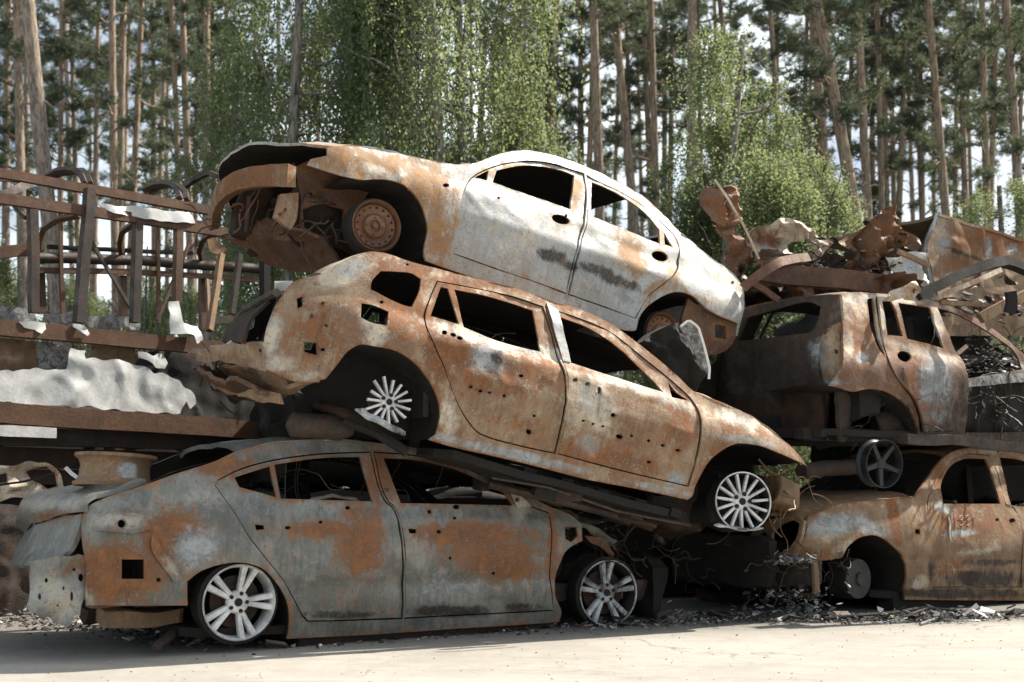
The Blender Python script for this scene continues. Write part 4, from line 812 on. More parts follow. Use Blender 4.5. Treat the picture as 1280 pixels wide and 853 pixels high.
scrap('bent_sheet', 'small pale bent sheet lying on the roof edge of the dark hatchback', 'scrap metal', P('1112,372 1122,362 1136,355 1150,352 1154,362 1146,372 1130,374'), 'pale_scrap', 10.2, [ell(1147, 362, 3, 3)], fold=.12, seed=6.)
scrap('dark_sheet', 'dark crushed sheet metal under the long rusty beam', 'scrap metal', P('908,345 930,338 980,345 1060,355 1120,362 1130,375 1060,378 1000,378 930,392 912,385'), 'sooty', 11.1, (), fold=.3, dent=.12, rough=.04, seed=7.)
scrap('torn_strip', 'ragged dark red strip hanging at the end of the long beam', 'scrap metal', P('1078,345 1100,340 1125,336 1140,345 1158,358 1150,366 1120,368 1090,366'), 'rust_beam', 10.8, (), fold=.2, dent=.08, seed=8.)
def lump(name, label, cat, px, py, d, size, mat, amp=.35, sub=4, seed=0., rot=(0, 0, 0), group=None, freq=3.0):
    bm = bmesh.new(); bmesh.ops.create_icosphere(bm, subdivisions=sub, radius=1.0); V = np.array([tuple(v.co) for v in bm.verts]); Fc = [[v.index for v in f.verts] for f in bm.faces]; bm.free()
    K = np.array([1 + amp * (nz(v, 1.3, seed) + .8 * abs(nz(v, freq, seed + 4)) + .5 * nz(v, freq * 2.6, seed + 2) + .3 * nz(v, freq * 6, seed + 2)) for v in V])
    V = V * K[:, None] * np.array(size); V[:, 2] -= V[:, 2].min()
    o = mk(name, V, Fc, M[mat] if isinstance(mat, str) else mat, None, np.zeros((len(V), 4)), smooth=True, sharp=24); p = at(px, py, d); o.location = tuple(p); o.rotation_euler = rot
    return tag(o, label, cat, group)
rgs = np.random.default_rng(77)
for k_ in range(16):
    cx_, cy_ = [(960, 335), (985, 330), (1010, 335), (1040, 322), (1065, 330), (1090, 345), (1125, 350), (930, 350), (1000, 362), (1070, 366), (1190, 372), (1215, 378), (1245, 372), (1268, 395), (1225, 352), (1262, 350)][k_]
    n_ = rgs.integers(6, 10); an_ = np.sort(rgs.uniform(0, 6.28, n_)); rx_, ry_ = rgs.uniform(12, 24), rgs.uniform(8, 16)
    pts_ = [(cx_ + rx_ * rgs.uniform(.45, 1.1) * math.cos(t), cy_ + ry_ * rgs.uniform(.45, 1.1) * math.sin(t)) for t in an_]
    scrap('rusty_scrap', 'small ragged rusty scrap in the heap on the dark hatchback roof', 'scrap metal', pts_, ['rusty', 'brown', 'rust_beam', 'dark_beam', 'rusty', 'pale_scrap'][k_ % 6], 11.0 + rgs.uniform(-.25, .5) + (.2 if cx_ > 1150 else 0), fold=.2, dent=.08, rough=.035, seed=50. + k_ * 3, yaw=rgs.uniform(-.8, .8), group='ragged scraps in the heap on the hatchback roof')
def beam_thing(name, label, pts, w, h, mat, prof=RECT, seed=0., wob=.02, cat='metal beam', rnd=False):
    p = [at(*q) for q in pts]; fr = Frame((640, 600), 9, (700, 600), 9, 1, FLAT); fr.A = np.mean(p, 0); fr.R = np.eye(3); fr.off = np.zeros(3)
    o = bar(fr, name, [q - fr.A for q in p], w, h, mat, prof, 20, wob, seed=seed, rnd=rnd); return tag(loose(o, fr), label, cat)
beam_thing('rusty_beam', 'long ribbed rusty beam lying level above the tailgate of the dark hatchback', [(945, 341, 10.7), (1080, 353, 11.0), (1148, 362, 11.3)], .16, .17, 'rust_beam', UCH, 3.)
beam_thing('bent_rail', 'slanting bent rusty rail leaning on the left end of the long beam', [(928, 360, 10.4), (948, 343, 10.4), (972, 330, 10.5), (990, 324, 10.7), (1006, 322, 10.9)], .07, .08, 'rusty', RECT, 4.)
beam_thing('bent_rail', 'short dark rail sloping down under the left end of the long beam', [(938, 352, 10.5), (956, 362, 10.5), (974, 376, 10.5)], .05, .05, 'rusty', RECT, 5.)
beam_thing('thin_rail', 'thin pale edged rail standing along the twisted rusty strip', [(893, 226, 10.8), (908, 248, 10.8), (928, 280, 10.8), (948, 325, 10.8)], .018, .018, 'pale_scrap', RECT, 6.)
beam_thing('thin_rail', 'thin dark rod lying level in front of the pale door skin', [(960, 320, 10.9), (985, 319, 10.9), (1004, 318, 10.9)], .018, .02, 'dark_beam', RECT, 7.)
beam_thing('trim_strip', 'yellowish trim strip lying across the cream crumpled wing', [(1121, 314, 10.6), (1142, 324, 10.6), (1161, 333, 10.6)], .04, .04, 'tan', RECT, 8.)
beam_thing('sill_beam', 'dark red sill beam lying between the hatchback and the brown coupe roof', [(1130, 549, 9.6), (1200, 552, 9.8), (1330, 566, 10.2)], .10, .08, 'dark_beam', RECT, 9.)
beam_thing('bowed_frame', 'black bowed roof frame arching in front of the orange van body', [(1146, 370, 10.7), (1180, 354, 10.9), (1207, 341, 11.1), (1236, 331, 11.3), (1258, 328, 11.5), (1285, 338, 11.6), (1330, 362, 11.8)], .08, .09, 'soot', RECT, 10., .01)
beam_thing('bent_rail', 'pale dirty strip running below the black bowed frame', [(1172, 372, 10.9), (1200, 360, 11.0), (1225, 350, 11.1), (1252, 338, 11.3)], .03, .045, 'pale_scrap', RECT, 11.)
beam_thing('tan_rail', 'thin tan rail lying level below the black bowed frame', [(1176, 377, 10.7), (1210, 379, 10.7), (1245, 384, 10.7)], .05, .04, 'tan', RECT, 12.)
beam_thing('roof_pillar', 'orange roof pillar of another wreck slanting past the windscreen of the dark hatchback', [(1228, 398, 10.6), (1256, 381, 10.6), (1285, 368, 10.7), (1330, 352, 10.9)], .12, .09, 'tan', RECT, 13.)
beam_thing('black_bracket', 'black bracket standing upright against the orange roof pillar', [(1262, 364, 10.3), (1264, 378, 10.3), (1262, 392, 10.3)], .06, .08, 'soot', RECT, 14.)
beam_thing('steering_column', 'pale rod poking up inside the dark hatchback', [(1196, 442, 10.4), (1208, 433, 10.4)], .03, .03, 'pale_scrap', RECT, 15.)
beam_thing('exhaust_silencer', 'dark exhaust silencer sticking out between the tan estate car and the black loose wheel', [(1000, 590, 9.8), (1022, 588, 9.9), (1030, 586, 10.), (1075, 584, 10.3)], .13, .13, 'sooty', RECT, 16., rnd=True, cat='exhaust')
# orange van body
G = Frame((1173, 345), 12.4, (1340, 362), 13.6, 1.8, dict(FLAT), 'burnt_van', 'orange rusty van body standing behind the scrap on the pile', 'van', zoff=0.)
G.blobs = [('r', 1240, 300, 60, 20, .8), ('r', 1200, 330, 20, 14, .6), ('b', 1236, 310, 5, 14, .9), ('b', 1265, 312, 8, 8, .8), ('b', 1180, 305, 12, 14, .8), ('p', 1175, 290, 14, 30, .6), ('s', 1205, 318, 34, 3, .8, 20), ('p', 1200, 345, 20, 6, .6)]
G.panel('side_panel', P('1174,268.5 1200,276 1240,287 1285,300 1340,316 1340,420 1180,420 1160,322 1158,314'), (), 'brown', y=0., mirror=False, dent=.04)
G.ruled('end_panel', [(1174, 268.5, 0), (1158, 314, 0), (1166, 345, 0), (1180, 420, 0)], [(1152, 287, 1.7), (1148, 320, 1.7), (1148, 345, 1.7), (1150, 420, 1.7)], 'white', 10, .03, .02)
G.ruled('roof', [(1174, 268.5, 0), (1240, 287, 0), (1340, 316, 0)], [G.onY(1174, 268.5, 0) + np.array([0, 1.7, .0]), G.onY(1240, 287, 0) + np.array([0, 1.7, 0]), G.onY(1340, 316, 0) + np.array([0, 1.7, 0])], 'brown', 10, .03, .02)
G.box('load_floor', (.1, .1, -.9), (1.6, 1.6, -.75), 'sooty', .02, 2.)
# black crumpled box and silver edged plate between estate and saloon
scrap('crushed_radiator', 'black crushed radiator pack with grey ash, stuck between the saloon and the estate car roof', 'car part', P('789,432 812,418 850,402 860,404 872,425 884,458 880,475 868,492 846,478 815,446'), 'soot', 9.0, (), th=.16, fold=.10, dent=.05, rough=.015, seed=9.)
scrap('edged_plate', 'grey triangular plate with a pale bent rim on the black crushed radiator', 'car part', P('851,408 861,401 872,409 879,430 887,459 882,462 870,440'), 'ash', 8.85, (), th=.02, fold=.02, dent=.01, rough=.0, seed=10.)
beam_thing('bent_trim', 'thin white bent trim rimming the grey triangular plate', [(851, 408, 8.82), (861, 400, 8.82), (873, 409, 8.82), (880, 432, 8.82), (887, 460, 8.82), (886, 474, 8.82)], .016, .016, 'white_paint', RECT, 17., .0)
# loose alloy wheel
wl = wheel(None, at(1105, 580, 9.55), 'five', .185, 'alloy_black', (math.radians(4), 0, math.radians(27)), disc=False, W=.11, name='loose_wheel', barrel_mat='alloy_black')
tag(wl, 'loose blackened five spoke alloy wheel hanging above the bonnet of the brown coupe', 'wheel')
# truck rim lying on the sedan's boot
pr = A.onY(142, 609, .55); prof = [(.215, 0), (.245, .0), (.25, .02), (.225, .035), (.215, .06), (.21, .13), (.225, .165), (.25, .18), (.25, .2), (.235, .2), (.2, .16), (.195, .05)]
V_, F_ = lathe(prof, 56); V_ = [(x, z, y) for x, y, z in V_]; F_ = [f[::-1] for f in F_]
w_ = np.zeros((len(V_), 4)); an = np.array([math.atan2(v[1], v[0]) for v in V_]); w_[:, 3] = np.exp(-((an + .9) / .35)**2); w_[:, 3] *= np.array([.05 < v[2] < .15 for v in V_])
o = mk('truck_rim', V_, F_, M['brown'], None, w_); o.location = tuple(A.world(pr)); o.rotation_euler = (math.radians(-4), math.radians(2), 0); tag(o, 'rusty truck wheel rim lying flat on the boot of the grey sedan', 'wheel rim')
scrap('wrecked_panel', 'pale battered car body panel lying behind the boot of the grey sedan', 'scrap metal', P('-60,586 0,585 20,581 40,578 60,580 72,588 78,606 82,618 70,622 30,624 -60,625'), 'pale_scrap', 8.6, [P('34,590 56,584 66,592 70,606 58,612 44,604'), P('-10,596 6,594 8,604 -8,606')], fold=.1, dent=.04, blobs=[('s', 52, 600, 16, 14, .6), ('s', 15, 612, 40, 2, .8, 10)], seed=13.)
beam_thing('thin_rail', 'thin dark rod crossing the pale battered panel by the truck rim', [(-20, 607, 8.3), (30, 603, 8.35), (68, 592, 8.4)], .015, .015, 'soot', RECT, 18.)
beam_thing('bent_strip', 'short pale bent strip beside the truck rim', [(83, 586, 8.4), (90, 593, 8.4), (97, 598, 8.4)], .03, .02, 'white_paint', RECT, 19.)
# crushed wrecks behind
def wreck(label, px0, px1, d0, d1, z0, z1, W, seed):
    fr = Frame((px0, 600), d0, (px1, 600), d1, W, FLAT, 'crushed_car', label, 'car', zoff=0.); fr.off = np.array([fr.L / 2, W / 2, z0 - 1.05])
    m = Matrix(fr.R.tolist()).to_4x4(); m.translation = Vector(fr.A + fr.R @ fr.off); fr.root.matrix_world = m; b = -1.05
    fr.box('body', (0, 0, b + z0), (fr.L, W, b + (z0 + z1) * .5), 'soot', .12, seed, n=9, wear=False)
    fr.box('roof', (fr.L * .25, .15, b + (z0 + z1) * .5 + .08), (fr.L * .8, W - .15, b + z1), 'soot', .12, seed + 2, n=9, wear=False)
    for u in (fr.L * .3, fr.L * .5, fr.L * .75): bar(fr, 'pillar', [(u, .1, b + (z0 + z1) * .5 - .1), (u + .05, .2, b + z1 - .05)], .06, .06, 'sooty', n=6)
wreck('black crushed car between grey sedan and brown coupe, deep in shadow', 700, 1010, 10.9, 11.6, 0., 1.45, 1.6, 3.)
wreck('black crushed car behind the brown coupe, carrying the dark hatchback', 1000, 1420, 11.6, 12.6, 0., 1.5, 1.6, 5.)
wreck('black crushed car hidden in the shadow behind the grey sedan', 200, 720, 10.1, 11.2, 0., 1.85, 1.6, 8.)  # unseen wreck, added so the sedan windows and roof gap stay black
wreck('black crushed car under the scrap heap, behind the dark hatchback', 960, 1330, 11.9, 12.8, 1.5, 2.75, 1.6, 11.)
# ================================================================== ground
def gpx(px, py):
    r = ray(px, py); return CAM + r * (-CAM[2] / r[2])
xs = np.concatenate([np.linspace(-300, -12, 14), np.linspace(-10, 10, 90), np.linspace(12, 300, 14)]); ys = np.concatenate([np.linspace(-20, 4, 8), np.linspace(4.4, 16, 90), np.linspace(18, 400, 24)])
V_ = []
for yv in ys:
    for xv in xs: V_.append((xv, yv, (nz((xv, yv, 0), .45) * .012 + nz((xv, yv, 0), 2.2) * .004 if abs(xv) < 11 and yv < 17 else 0)))
nx = len(xs); F_ = [(j * nx + i, j * nx + i + 1, (j + 1) * nx + i + 1, (j + 1) * nx + i) for j in range(len(ys) - 1) for i in range(nx - 1)]
N = Nd('dusty_concrete'); co = N.n('ShaderNodeNewGeometry').outputs['Position']
sep = N.n('ShaderNodeSeparateXYZ'); N.t.links.new(co, sep.inputs[0])
a = N.noise(co, .7, 6, .6); b = N.noise(co, 6, 8, .7); c = N.noise(co, 55, 5, .75); e = N.noise(co, 160, 3, .7)
base = N.mix(N.ss(N.math('ADD', N.math('MULTIPLY', a, .6), N.math('MULTIPLY', b, .4)), .4, .6), (.28, .262, .23), (.345, .322, .285))
mg = N.n('ShaderNodeMapping'); N.t.links.new(co, mg.inputs[0]); mg.inputs['Scale'].default_value = (.25, 1.6, 1); tr_ = N.noise(mg.outputs[0], 2.2, 6, .65)
base = N.mix(N.ss(tr_, .52, .68, 0, .35), base, (.20, .185, .165)); base = N.mix(N.ss(tr_, .44, .34, 0, .4), base, (.40, .375, .335))
base = N.mix(N.ss(c, .54, .68, 0, .40), base, (.20, .185, .165)); base = N.mix(N.ss(e, .63, .70, 0, .6), base, (.12, .11, .10)); base = N.mix(N.ss(e, .36, .28, 0, .5), base, (.45, .42, .38))
vo = N.n('ShaderNodeTexVoronoi', feature='DISTANCE_TO_EDGE'); vo.inputs['Scale'].default_value = .55
dv = N.n('ShaderNodeVectorMath', operation='ADD'); nzv = N.n('ShaderNodeTexNoise'); nzv.inputs['Scale'].default_value = 3.; nzv.inputs['Detail'].default_value = 6; N.t.links.new(co, nzv.inputs['Vector'])
sc_ = N.n('ShaderNodeVectorMath', operation='SCALE'); N.t.links.new(nzv.outputs['Color'], sc_.inputs[0]); sc_.inputs['Scale'].default_value = .5
N.t.links.new(co, dv.inputs[0]); N.t.links.new(sc_.outputs[0], dv.inputs[1]); N.t.links.new(dv.outputs[0], vo.inputs['Vector'])
base = N.mix(N.math('MULTIPLY', N.ss(vo.outputs['Distance'], .008, .001), N.ss(a, .45, .6, 0, .55)), base, (.09, .08, .07))
base = N.mix(N.ss(N.noise(co, 1.7, 7, .7, .6), .58, .72, 0, .35), base, (.19, .165, .135))
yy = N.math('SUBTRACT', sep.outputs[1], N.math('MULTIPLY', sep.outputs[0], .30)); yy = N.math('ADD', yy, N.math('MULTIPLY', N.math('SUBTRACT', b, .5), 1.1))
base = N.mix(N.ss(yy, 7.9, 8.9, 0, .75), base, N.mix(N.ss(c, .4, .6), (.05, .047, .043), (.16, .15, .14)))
base = N.mix(N.ss(sep.outputs[1], 10.5, 13.5), base, N.mix(N.ss(b, .4, .6), (.05, .045, .03), (.035, .05, .02)))
N.bsdf(base, .92, 0, N.bump(N.math('ADD', N.math('MULTIPLY', c, .6), N.math('MULTIPLY', e, .5)), .5, .012), .25)
tag(mk('ground', V_, F_, N.m), kind='structure')
# ash and rubble along the foot of the pile
def flakes(name, n, sampler, mat, smin, smax, seed):
    rg = np.random.default_rng(seed); V = []; Fc = []
    for _ in range(n):
        p = sampler(rg); s_ = rg.uniform(smin, smax) * rg.uniform(.4, 1.); k = rg.integers(4, 7); an = np.sort(rg.uniform(0, 6.28, k)); n0 = len(V); tl = rg.uniform(-.6, .6, 2)
        for h in (0, 1):
            for t in an:
                r = s_ * rg.uniform(.55, 1); x, y = r * math.cos(t), r * math.sin(t); V.append((p[0] + x, p[1] + y * .8, max(.002, p[2] + s_ * .25 + tl[0] * x + tl[1] * y + h * s_ * .22)))
        Fc.append(tuple(n0 + i for i in range(k))[::-1]); Fc.append(tuple(n0 + k + i for i in range(k))); Fc += [(n0 + i, n0 + (i + 1) % k, n0 + k + (i + 1) % k, n0 + k + i) for i in range(k)]
    return mk(name, V, Fc, mat, smooth=False)
foot = [gpx(*q) for q in ((-40, 778), (40, 782), (120, 790), (250, 806), (380, 806), (520, 797), (700, 785), (800, 781), (900, 776), (1000, 776), (1100, 776), (1200, 772), (1330, 772))]
NC = Nd('charred_shards'); rn_ = NC.n('ShaderNodeNewGeometry').outputs['Random Per Island']
NC.bsdf(NC.ramp(rn_, [(.0, (.012, .011, .010)), (.55, (.03, .026, .023)), (.8, (.10, .09, .08)), (.93, (.24, .23, .22)), (1., (.5, .48, .45))]), .8)
NG = Nd('ash_shards'); rn_ = NG.n('ShaderNodeNewGeometry').outputs['Random Per Island']
NG.bsdf(NG.ramp(rn_, [(.0, (.03, .028, .026)), (.4, (.09, .085, .08)), (.75, (.22, .215, .21)), (1., (.5, .5, .49))]), .85)
def heap(name, label, px, py, d, spread, n, smin, smax, mat, seed, cat='debris'):
    c = at(px, py, d); o = flakes(name, n, lambda rg: np.array([rg.normal(0, spread[0]), rg.normal(0, spread[1]), 5 + abs(rg.normal(0, spread[2])) * math.exp(-(rg.normal(0, .6))**2)]), mat, smin, smax, seed)
    for v in o.data.vertices: v.co.z -= 5
    o.location = tuple(c); return tag(o, label, cat, None, 'stuff')
heap('charred_heap', 'heap of charred shards on the rusty beam beside the pale door skin', 1042, 343, 11.3, (.26, .16, .10), 420, .025, .08, NC.m, 31, 'scrap metal')
heap('charred_heap', 'low heap of charred shards in front of the orange van body', 1225, 392, 12.0, (.35, .2, .06), 300, .025, .08, NC.m, 32, 'scrap metal')
heap('mangled_engine', 'mangled parts with pale glints seen through the front window of the dark hatchback', 1238, 474, 11.7, (.28, .2, .16), 520, .02, .08, NC.m, 33, 'car part')
cumd = np.r_[0, np.cumsum([np.linalg.norm(foot[i + 1] - foot[i]) for i in range(len(foot) - 1)])]
dens = [gpx(x, 775)[0] for x in (720, 1300)]
def samp(rg):
    while True:
        t = rg.uniform(0, cumd[-1]); p = np.array([np.interp(t, cumd, [f[i] for f in foot]) for i in range(3)]); q = rg.normal(0, .16); p[1] += q + .12; p[0] += rg.normal(0, .05)
        w = 1. if dens[0] < p[0] else .35
        if rg.random() < w: p[2] = 0; return p
def samp_wide(rg): return np.array([rg.uniform(-4, 5), rg.uniform(5.2, 9.5), 0.])
NA = Nd('ash_flakes'); rn = NA.n('ShaderNodeNewGeometry').outputs['Random Per Island']
NA.bsdf(NA.ramp(rn, [(.0, (.015, .014, .013)), (.45, (.05, .045, .04)), (.72, (.16, .12, .09)), (.88, (.34, .33, .31)), (.97, (.6, .59, .57))]), .85)
tag(flakes('ash_debris', 5200, samp, NA.m, .006, .034, 3), kind='stuff')
tag(flakes('ash_debris_large', 220, samp, NA.m, .04, .10, 5), kind='stuff'); bpy.data.objects['ash_debris_large'].name = 'rubble_debris'
tag(flakes('grit_debris', 1900, samp_wide, NA.m, .002, .013, 6), kind='stuff')
for k_, (px, py, sp_, n_, lb) in enumerate(((858, 776, (.06, .04, .05), 60, 'small bluish crumpled foil scrap on the ground by the front wheel of the grey sedan'), (992, 772, (.16, .07, .10), 200, 'grey ash heap on the ground under the bumper of the brown coupe'), (1175, 776, (.16, .08, .04), 130, 'low pale ash heap on the ground in front of the brown coupe door'), (60, 772, (.2, .1, .05), 160, 'ash heap on the ground under the crumpled rear bumper of the grey sedan'))):
    g = gpx(px, py); heap('ash_heap', lb, px, py, float(np.dot(g - CAM, FW)), sp_, n_, .012, .05, NG.m, 40 + k_)
heap('melted_remains', 'crumpled foil remains on the bumper of the brown coupe below its headlight', 992, 706, 9.45, (.10, .05, .05), 90, .02, .06, NG.m, 51)
heap('melted_remains', 'ash remains hanging under the bumper of the brown coupe', 985, 748, 9.5, (.13, .05, .04), 110, .015, .05, NC.m, 52)
def cable(name, label, pts, r, mat):
    p = np.array([gpx(*q) + np.array([0, 0, r + .01 * (i % 2)]) for i, q in enumerate(pts)]); c = resample(spline(p, False, .05), 60); o_ = c.mean(0); V, Fc = sweep(c - o_, r, 7)
    o = mk(name, V, Fc, M[mat]); o.location = tuple(o_); tag(o, label, 'cable')
cable('burnt_cable', 'long black burnt cable curving along the ground in front of the brown coupe', ((1030, 776), (1070, 774), (1120, 768), (1150, 764), (1185, 765), (1200, 769)), .014, 'soot')
cable('burnt_cable', 'short grey burnt cable looped on the ground below the brown coupe door', ((1150, 782), (1175, 776), (1200, 772), (1240, 768), (1290, 768)), .010, 'ash')
cable('burnt_strip', 'thin rusty strip lying on the ground beside the sill of the grey sedan', ((560, 792), (590, 787), (620, 786), (640, 787)), .008, 'brown')
# SECTION3
# ================================================================== trees
def quick(name, V, Fc, mat, smooth=False):
    me = bpy.data.meshes.new(name); V = np.asarray(V, np.float32); Fc = np.asarray(Fc, np.int32); k = Fc.shape[1]
    me.vertices.add(len(V)); me.vertices.foreach_set('co', V.ravel()); me.loops.add(Fc.size); me.loops.foreach_set('vertex_index', Fc.ravel())
    me.polygons.add(len(Fc)); me.polygons.foreach_set('loop_start', np.arange(0, Fc.size, k, dtype=np.int32)); me.polygons.foreach_set('loop_total', np.full(len(Fc), k, np.int32))
    if smooth: me.polygons.foreach_set('use_smooth', [True] * len(Fc))
    me.materials.append(mat); me.update(); me.validate(); return me
def leaf_mat(name, cols, trans, tcol):
    N = Nd(name); rn = N.n('ShaderNodeNewGeometry').outputs['Random Per Island']; oi = N.n('ShaderNodeObjectInfo').outputs['Random']
    v = N.math('ADD', N.math('MULTIPLY', rn, .75), N.math('MULTIPLY', oi, .25)); col = N.ramp(v, cols)
    b = N.n('ShaderNodeBsdfPrincipled'); N.set(b.inputs['Base Color'], col); b.inputs['Roughness'].default_value = .55; b.inputs['Specular IOR Level'].default_value = .3
    t = N.n('ShaderNodeBsdfTranslucent'); N.set(t.inputs[0], N.mix(.6, col, tcol)); mx = N.n('ShaderNodeMixShader'); mx.inputs[0].default_value = trans
    N.t.links.new(b.outputs[0], mx.inputs[1]); N.t.links.new(t.outputs[0], mx.inputs[2]); N.t.links.new(mx.outputs[0], N.out.inputs[0]); return N.m
M['birch_leaf'] = leaf_mat('birch_leaf', [(0, (.042, .078, .056)), (.5, (.072, .110, .070)), (1, (.14, .17, .088))], .55, (.40, .45, .18))
M['pine_needle'] = leaf_mat('pine_needle', [(0, (.036, .058, .046)), (.5, (.066, .094, .066)), (1, (.12, .142, .085))], .38, (.19, .22, .10))
def bark(name, low, high, dark, zmid):
    N = Nd(name); co = N.n('ShaderNodeTexCoord').outputs['Object']; sp = N.n('ShaderNodeSeparateXYZ'); N.t.links.new(co, sp.inputs[0])
    mp = N.n('ShaderNodeMapping'); N.t.links.new(co, mp.inputs[0]); mp.inputs['Scale'].default_value = (1, 1, .25)
    a = N.noise(mp.outputs[0], 22, 8, .7, .5); b = N.noise(co, 1.1, 4, .6); oi = N.n('ShaderNodeObjectInfo').outputs['Random']
    f = N.ss(N.math('ADD', sp.outputs[2], N.math('ADD', N.math('MULTIPLY', b, 5.), N.math('MULTIPLY', oi, 5.))), zmid - 2, zmid + 5)
    col = N.mix(N.ss(a, .36, .6), dark, N.mix(f, low, high)); N.bsdf(col, .9, 0, N.bump(a, .8, .03), .2); return N.m
M['pine_bark'] = bark('pine_bark', (.33, .285, .24), (.42, .31, .22), (.12, .095, .078), 10)
M['birch_bark'] = bark('birch_bark', (.30, .28, .25), (.26, .23, .19), (.08, .065, .055), 10)
def trunk_mesh(name, H, r, mat, bend, seed, limbs=(), stubs=0, rg=None):
    rg = np.random.default_rng(seed); parts = []
    z = np.linspace(0, H, 24); c = np.stack([bend * np.sin(z / H * 3 + seed) * (z / H), bend * np.cos(z / H * 2.3 + seed * 2) * (z / H) - bend * 0, z], 1)
    parts.append(sweep(c, [r * (1.15 - .8 * t) + .02 + .25 * r * math.exp(-t * 30) for t in z / H], 10))
    cen = lambda zz: np.array([np.interp(zz, z, c[:, i]) for i in range(3)])
    for (z0, az, L, up, r0) in limbs:
        k = np.linspace(0, 1, 7); d = np.array([math.cos(az), math.sin(az), 0]); p0 = cen(z0)
        pts = np.array([p0 + d * L * t + np.array([0, 0, up * L * t**1.5 + .06 * math.sin(t * 9 + az)]) for t in k]); parts.append(sweep(pts, [r0 * (1 - .85 * t) + .006 for t in k], 5))
    V, Fc = [], []
    q = []
    for v, f in parts:
        k = len(V); V += [tuple(x) for x in v]
        for ff in f:
            ff = tuple(i + k for i in ff)
            if len(ff) == 4: q.append(ff)
    return quick(name, V, q, mat, True), cen
def tufts(centres, rg, per, L, w, flat=.5):
    n = len(centres) * per; c = np.repeat(centres, per, 0); d = rg.normal(0, 1, (n, 3)); d[:, 2] = d[:, 2] * flat + .25; d /= np.linalg.norm(d, axis=1)[:, None]
    s_ = np.cross(d, rg.normal(0, 1, (n, 3))); s_ /= np.linalg.norm(s_, axis=1)[:, None] + 1e-9; ll = L * rg.uniform(.6, 1.2, n)[:, None]
    a = c + d * ll * .08; V = np.stack([a - s_ * w / 2, a + s_ * w / 2, a + d * ll + s_ * w * .3, a + d * ll - s_ * w * .3], 1).reshape(-1, 3)
    return V, np.arange(len(V)).reshape(-1, 4)
def pine(seed, zlow, H=20, dense=1.0, nb=46, r=.15):
    rg = np.random.default_rng(seed); limbs = []; cs = []
    tm0, cen = trunk_mesh('trunk', H, r, M['pine_bark'], .25, seed)
    for i in range(nb):
        z0 = zlow + (H - .5 - zlow) * (i + rg.uniform(0, 1)) / nb; az = rg.uniform(0, 6.28); L = rg.uniform(.9, 2.3) * (1 - .55 * max(0, (z0 - 14) / 6)) * (.75 if z0 < zlow + 1.5 else 1); up = rg.uniform(-.12, .35)
        limbs.append((z0, az, L, up, .03)); d = np.array([math.cos(az), math.sin(az), 0]); p0 = cen(z0); sd = np.array([-d[1], d[0], 0])
        m = int(27 * L * dense)
        t = rg.uniform(.35, 1.05, m); pts = p0 + d * (L * t)[:, None] + np.stack([0 * t, 0 * t, up * L * t**1.5], 1) + sd * (rg.normal(0, .22, m) * L * .6 * (1.2 - .5 * t))[:, None] + np.stack([0 * t, 0 * t, rg.normal(.03, .07, m)], 1)
        cs.append(pts)
    for i in range(9):   # dead lower branches
        z0 = rg.uniform(3, zlow + 1); limbs.append((z0, rg.uniform(0, 6.28), rg.uniform(.4, 1.5), rg.uniform(-.35, .25), .016))
    bpy.data.meshes.remove(tm0); tm, _ = trunk_mesh('trunk', H, r, M['pine_bark'], .25, seed, limbs)
    V, Fc = tufts(np.vstack(cs), rg, 13, .17, .018); return tm, quick('crown', V, Fc, M['pine_needle'])
def birch(seed, H=9., cz=5.4, rad=(1.7, 1.7, 3.7), strands=1350, leaf=.047, droop=1.0):
    rg = np.random.default_rng(seed); limbs = []; V = []
    for i in range(26): limbs.append((rg.uniform(1.5, H - 1), rg.uniform(0, 6.28), rg.uniform(.7, 1.5), rg.uniform(.3, .9), .014))
    tm, cen = trunk_mesh('trunk', H, .075, M['birch_bark'], .35, seed, limbs)
    # boughs arch out from the stem; strands of leaves hang from them like curtains
    nb = 26; P0 = []
    for i in range(nb):
        u = rg.uniform(-1, 1); z1 = cz + u * rad[2]; az = rg.uniform(0, 6.28); R1 = rad[0] * math.sqrt(max(.05, 1 - u * u)) * rg.uniform(.6, 1.15); d2 = np.array([math.cos(az), math.sin(az), 0]); sd = np.array([-d2[1], d2[0], 0]); full = rg.uniform(.5, 1.5)
        for q in range(int(strands / nb * full)):
            a = rg.uniform(.25, 1.) ** .8; p = d2 * R1 * a + sd * rg.normal(0, .17 + .12 * a) + np.array([0, 0, z1 + .75 * a - 1.15 * a**2.4 + rg.normal(0, .09)])
            Ls = rg.uniform(.25, 1.25) * droop * (.55 + .6 * a); n = max(4, int(Ls / .024)); t = np.linspace(0, 1, n); sw = rg.normal(0, .09, 2)
            P0.append(p + np.stack([sw[0] * t, sw[1] * t, -Ls * t**1.15], 1) + rg.normal(0, .028, (n, 3)))
    c = np.vstack(P0); n = len(c); d = rg.normal(0, 1, (n, 3)); d[:, 2] -= .7; d /= np.linalg.norm(d, axis=1)[:, None]; s_ = np.cross(d, rg.normal(0, 1, (n, 3))); s_ /= np.linalg.norm(s_, axis=1)[:, None] + 1e-9
    L = leaf * rg.uniform(.7, 1.25, n)[:, None]; V = np.stack([c, c + d * L * .5 + s_ * L * .36, c + d * L, c + d * L * .5 - s_ * L * .36], 1).reshape(-1, 3)
    return tm, quick('crown', V, np.arange(len(V)).reshape(-1, 4), M['birch_leaf'])
PINES = {'hi': [pine(s, 10.5, dense=1.0) for s in (11, 12, 13)], 'mid': [pine(s, 7.2, nb=52) for s in (21, 22, 23)], 'low': [pine(s, 5.0, nb=60, dense=1.1) for s in (31, 32)]}
PINES['tuft'] = [pine(s, 6.5, nb=30, dense=.8) for s in (41, 42)]
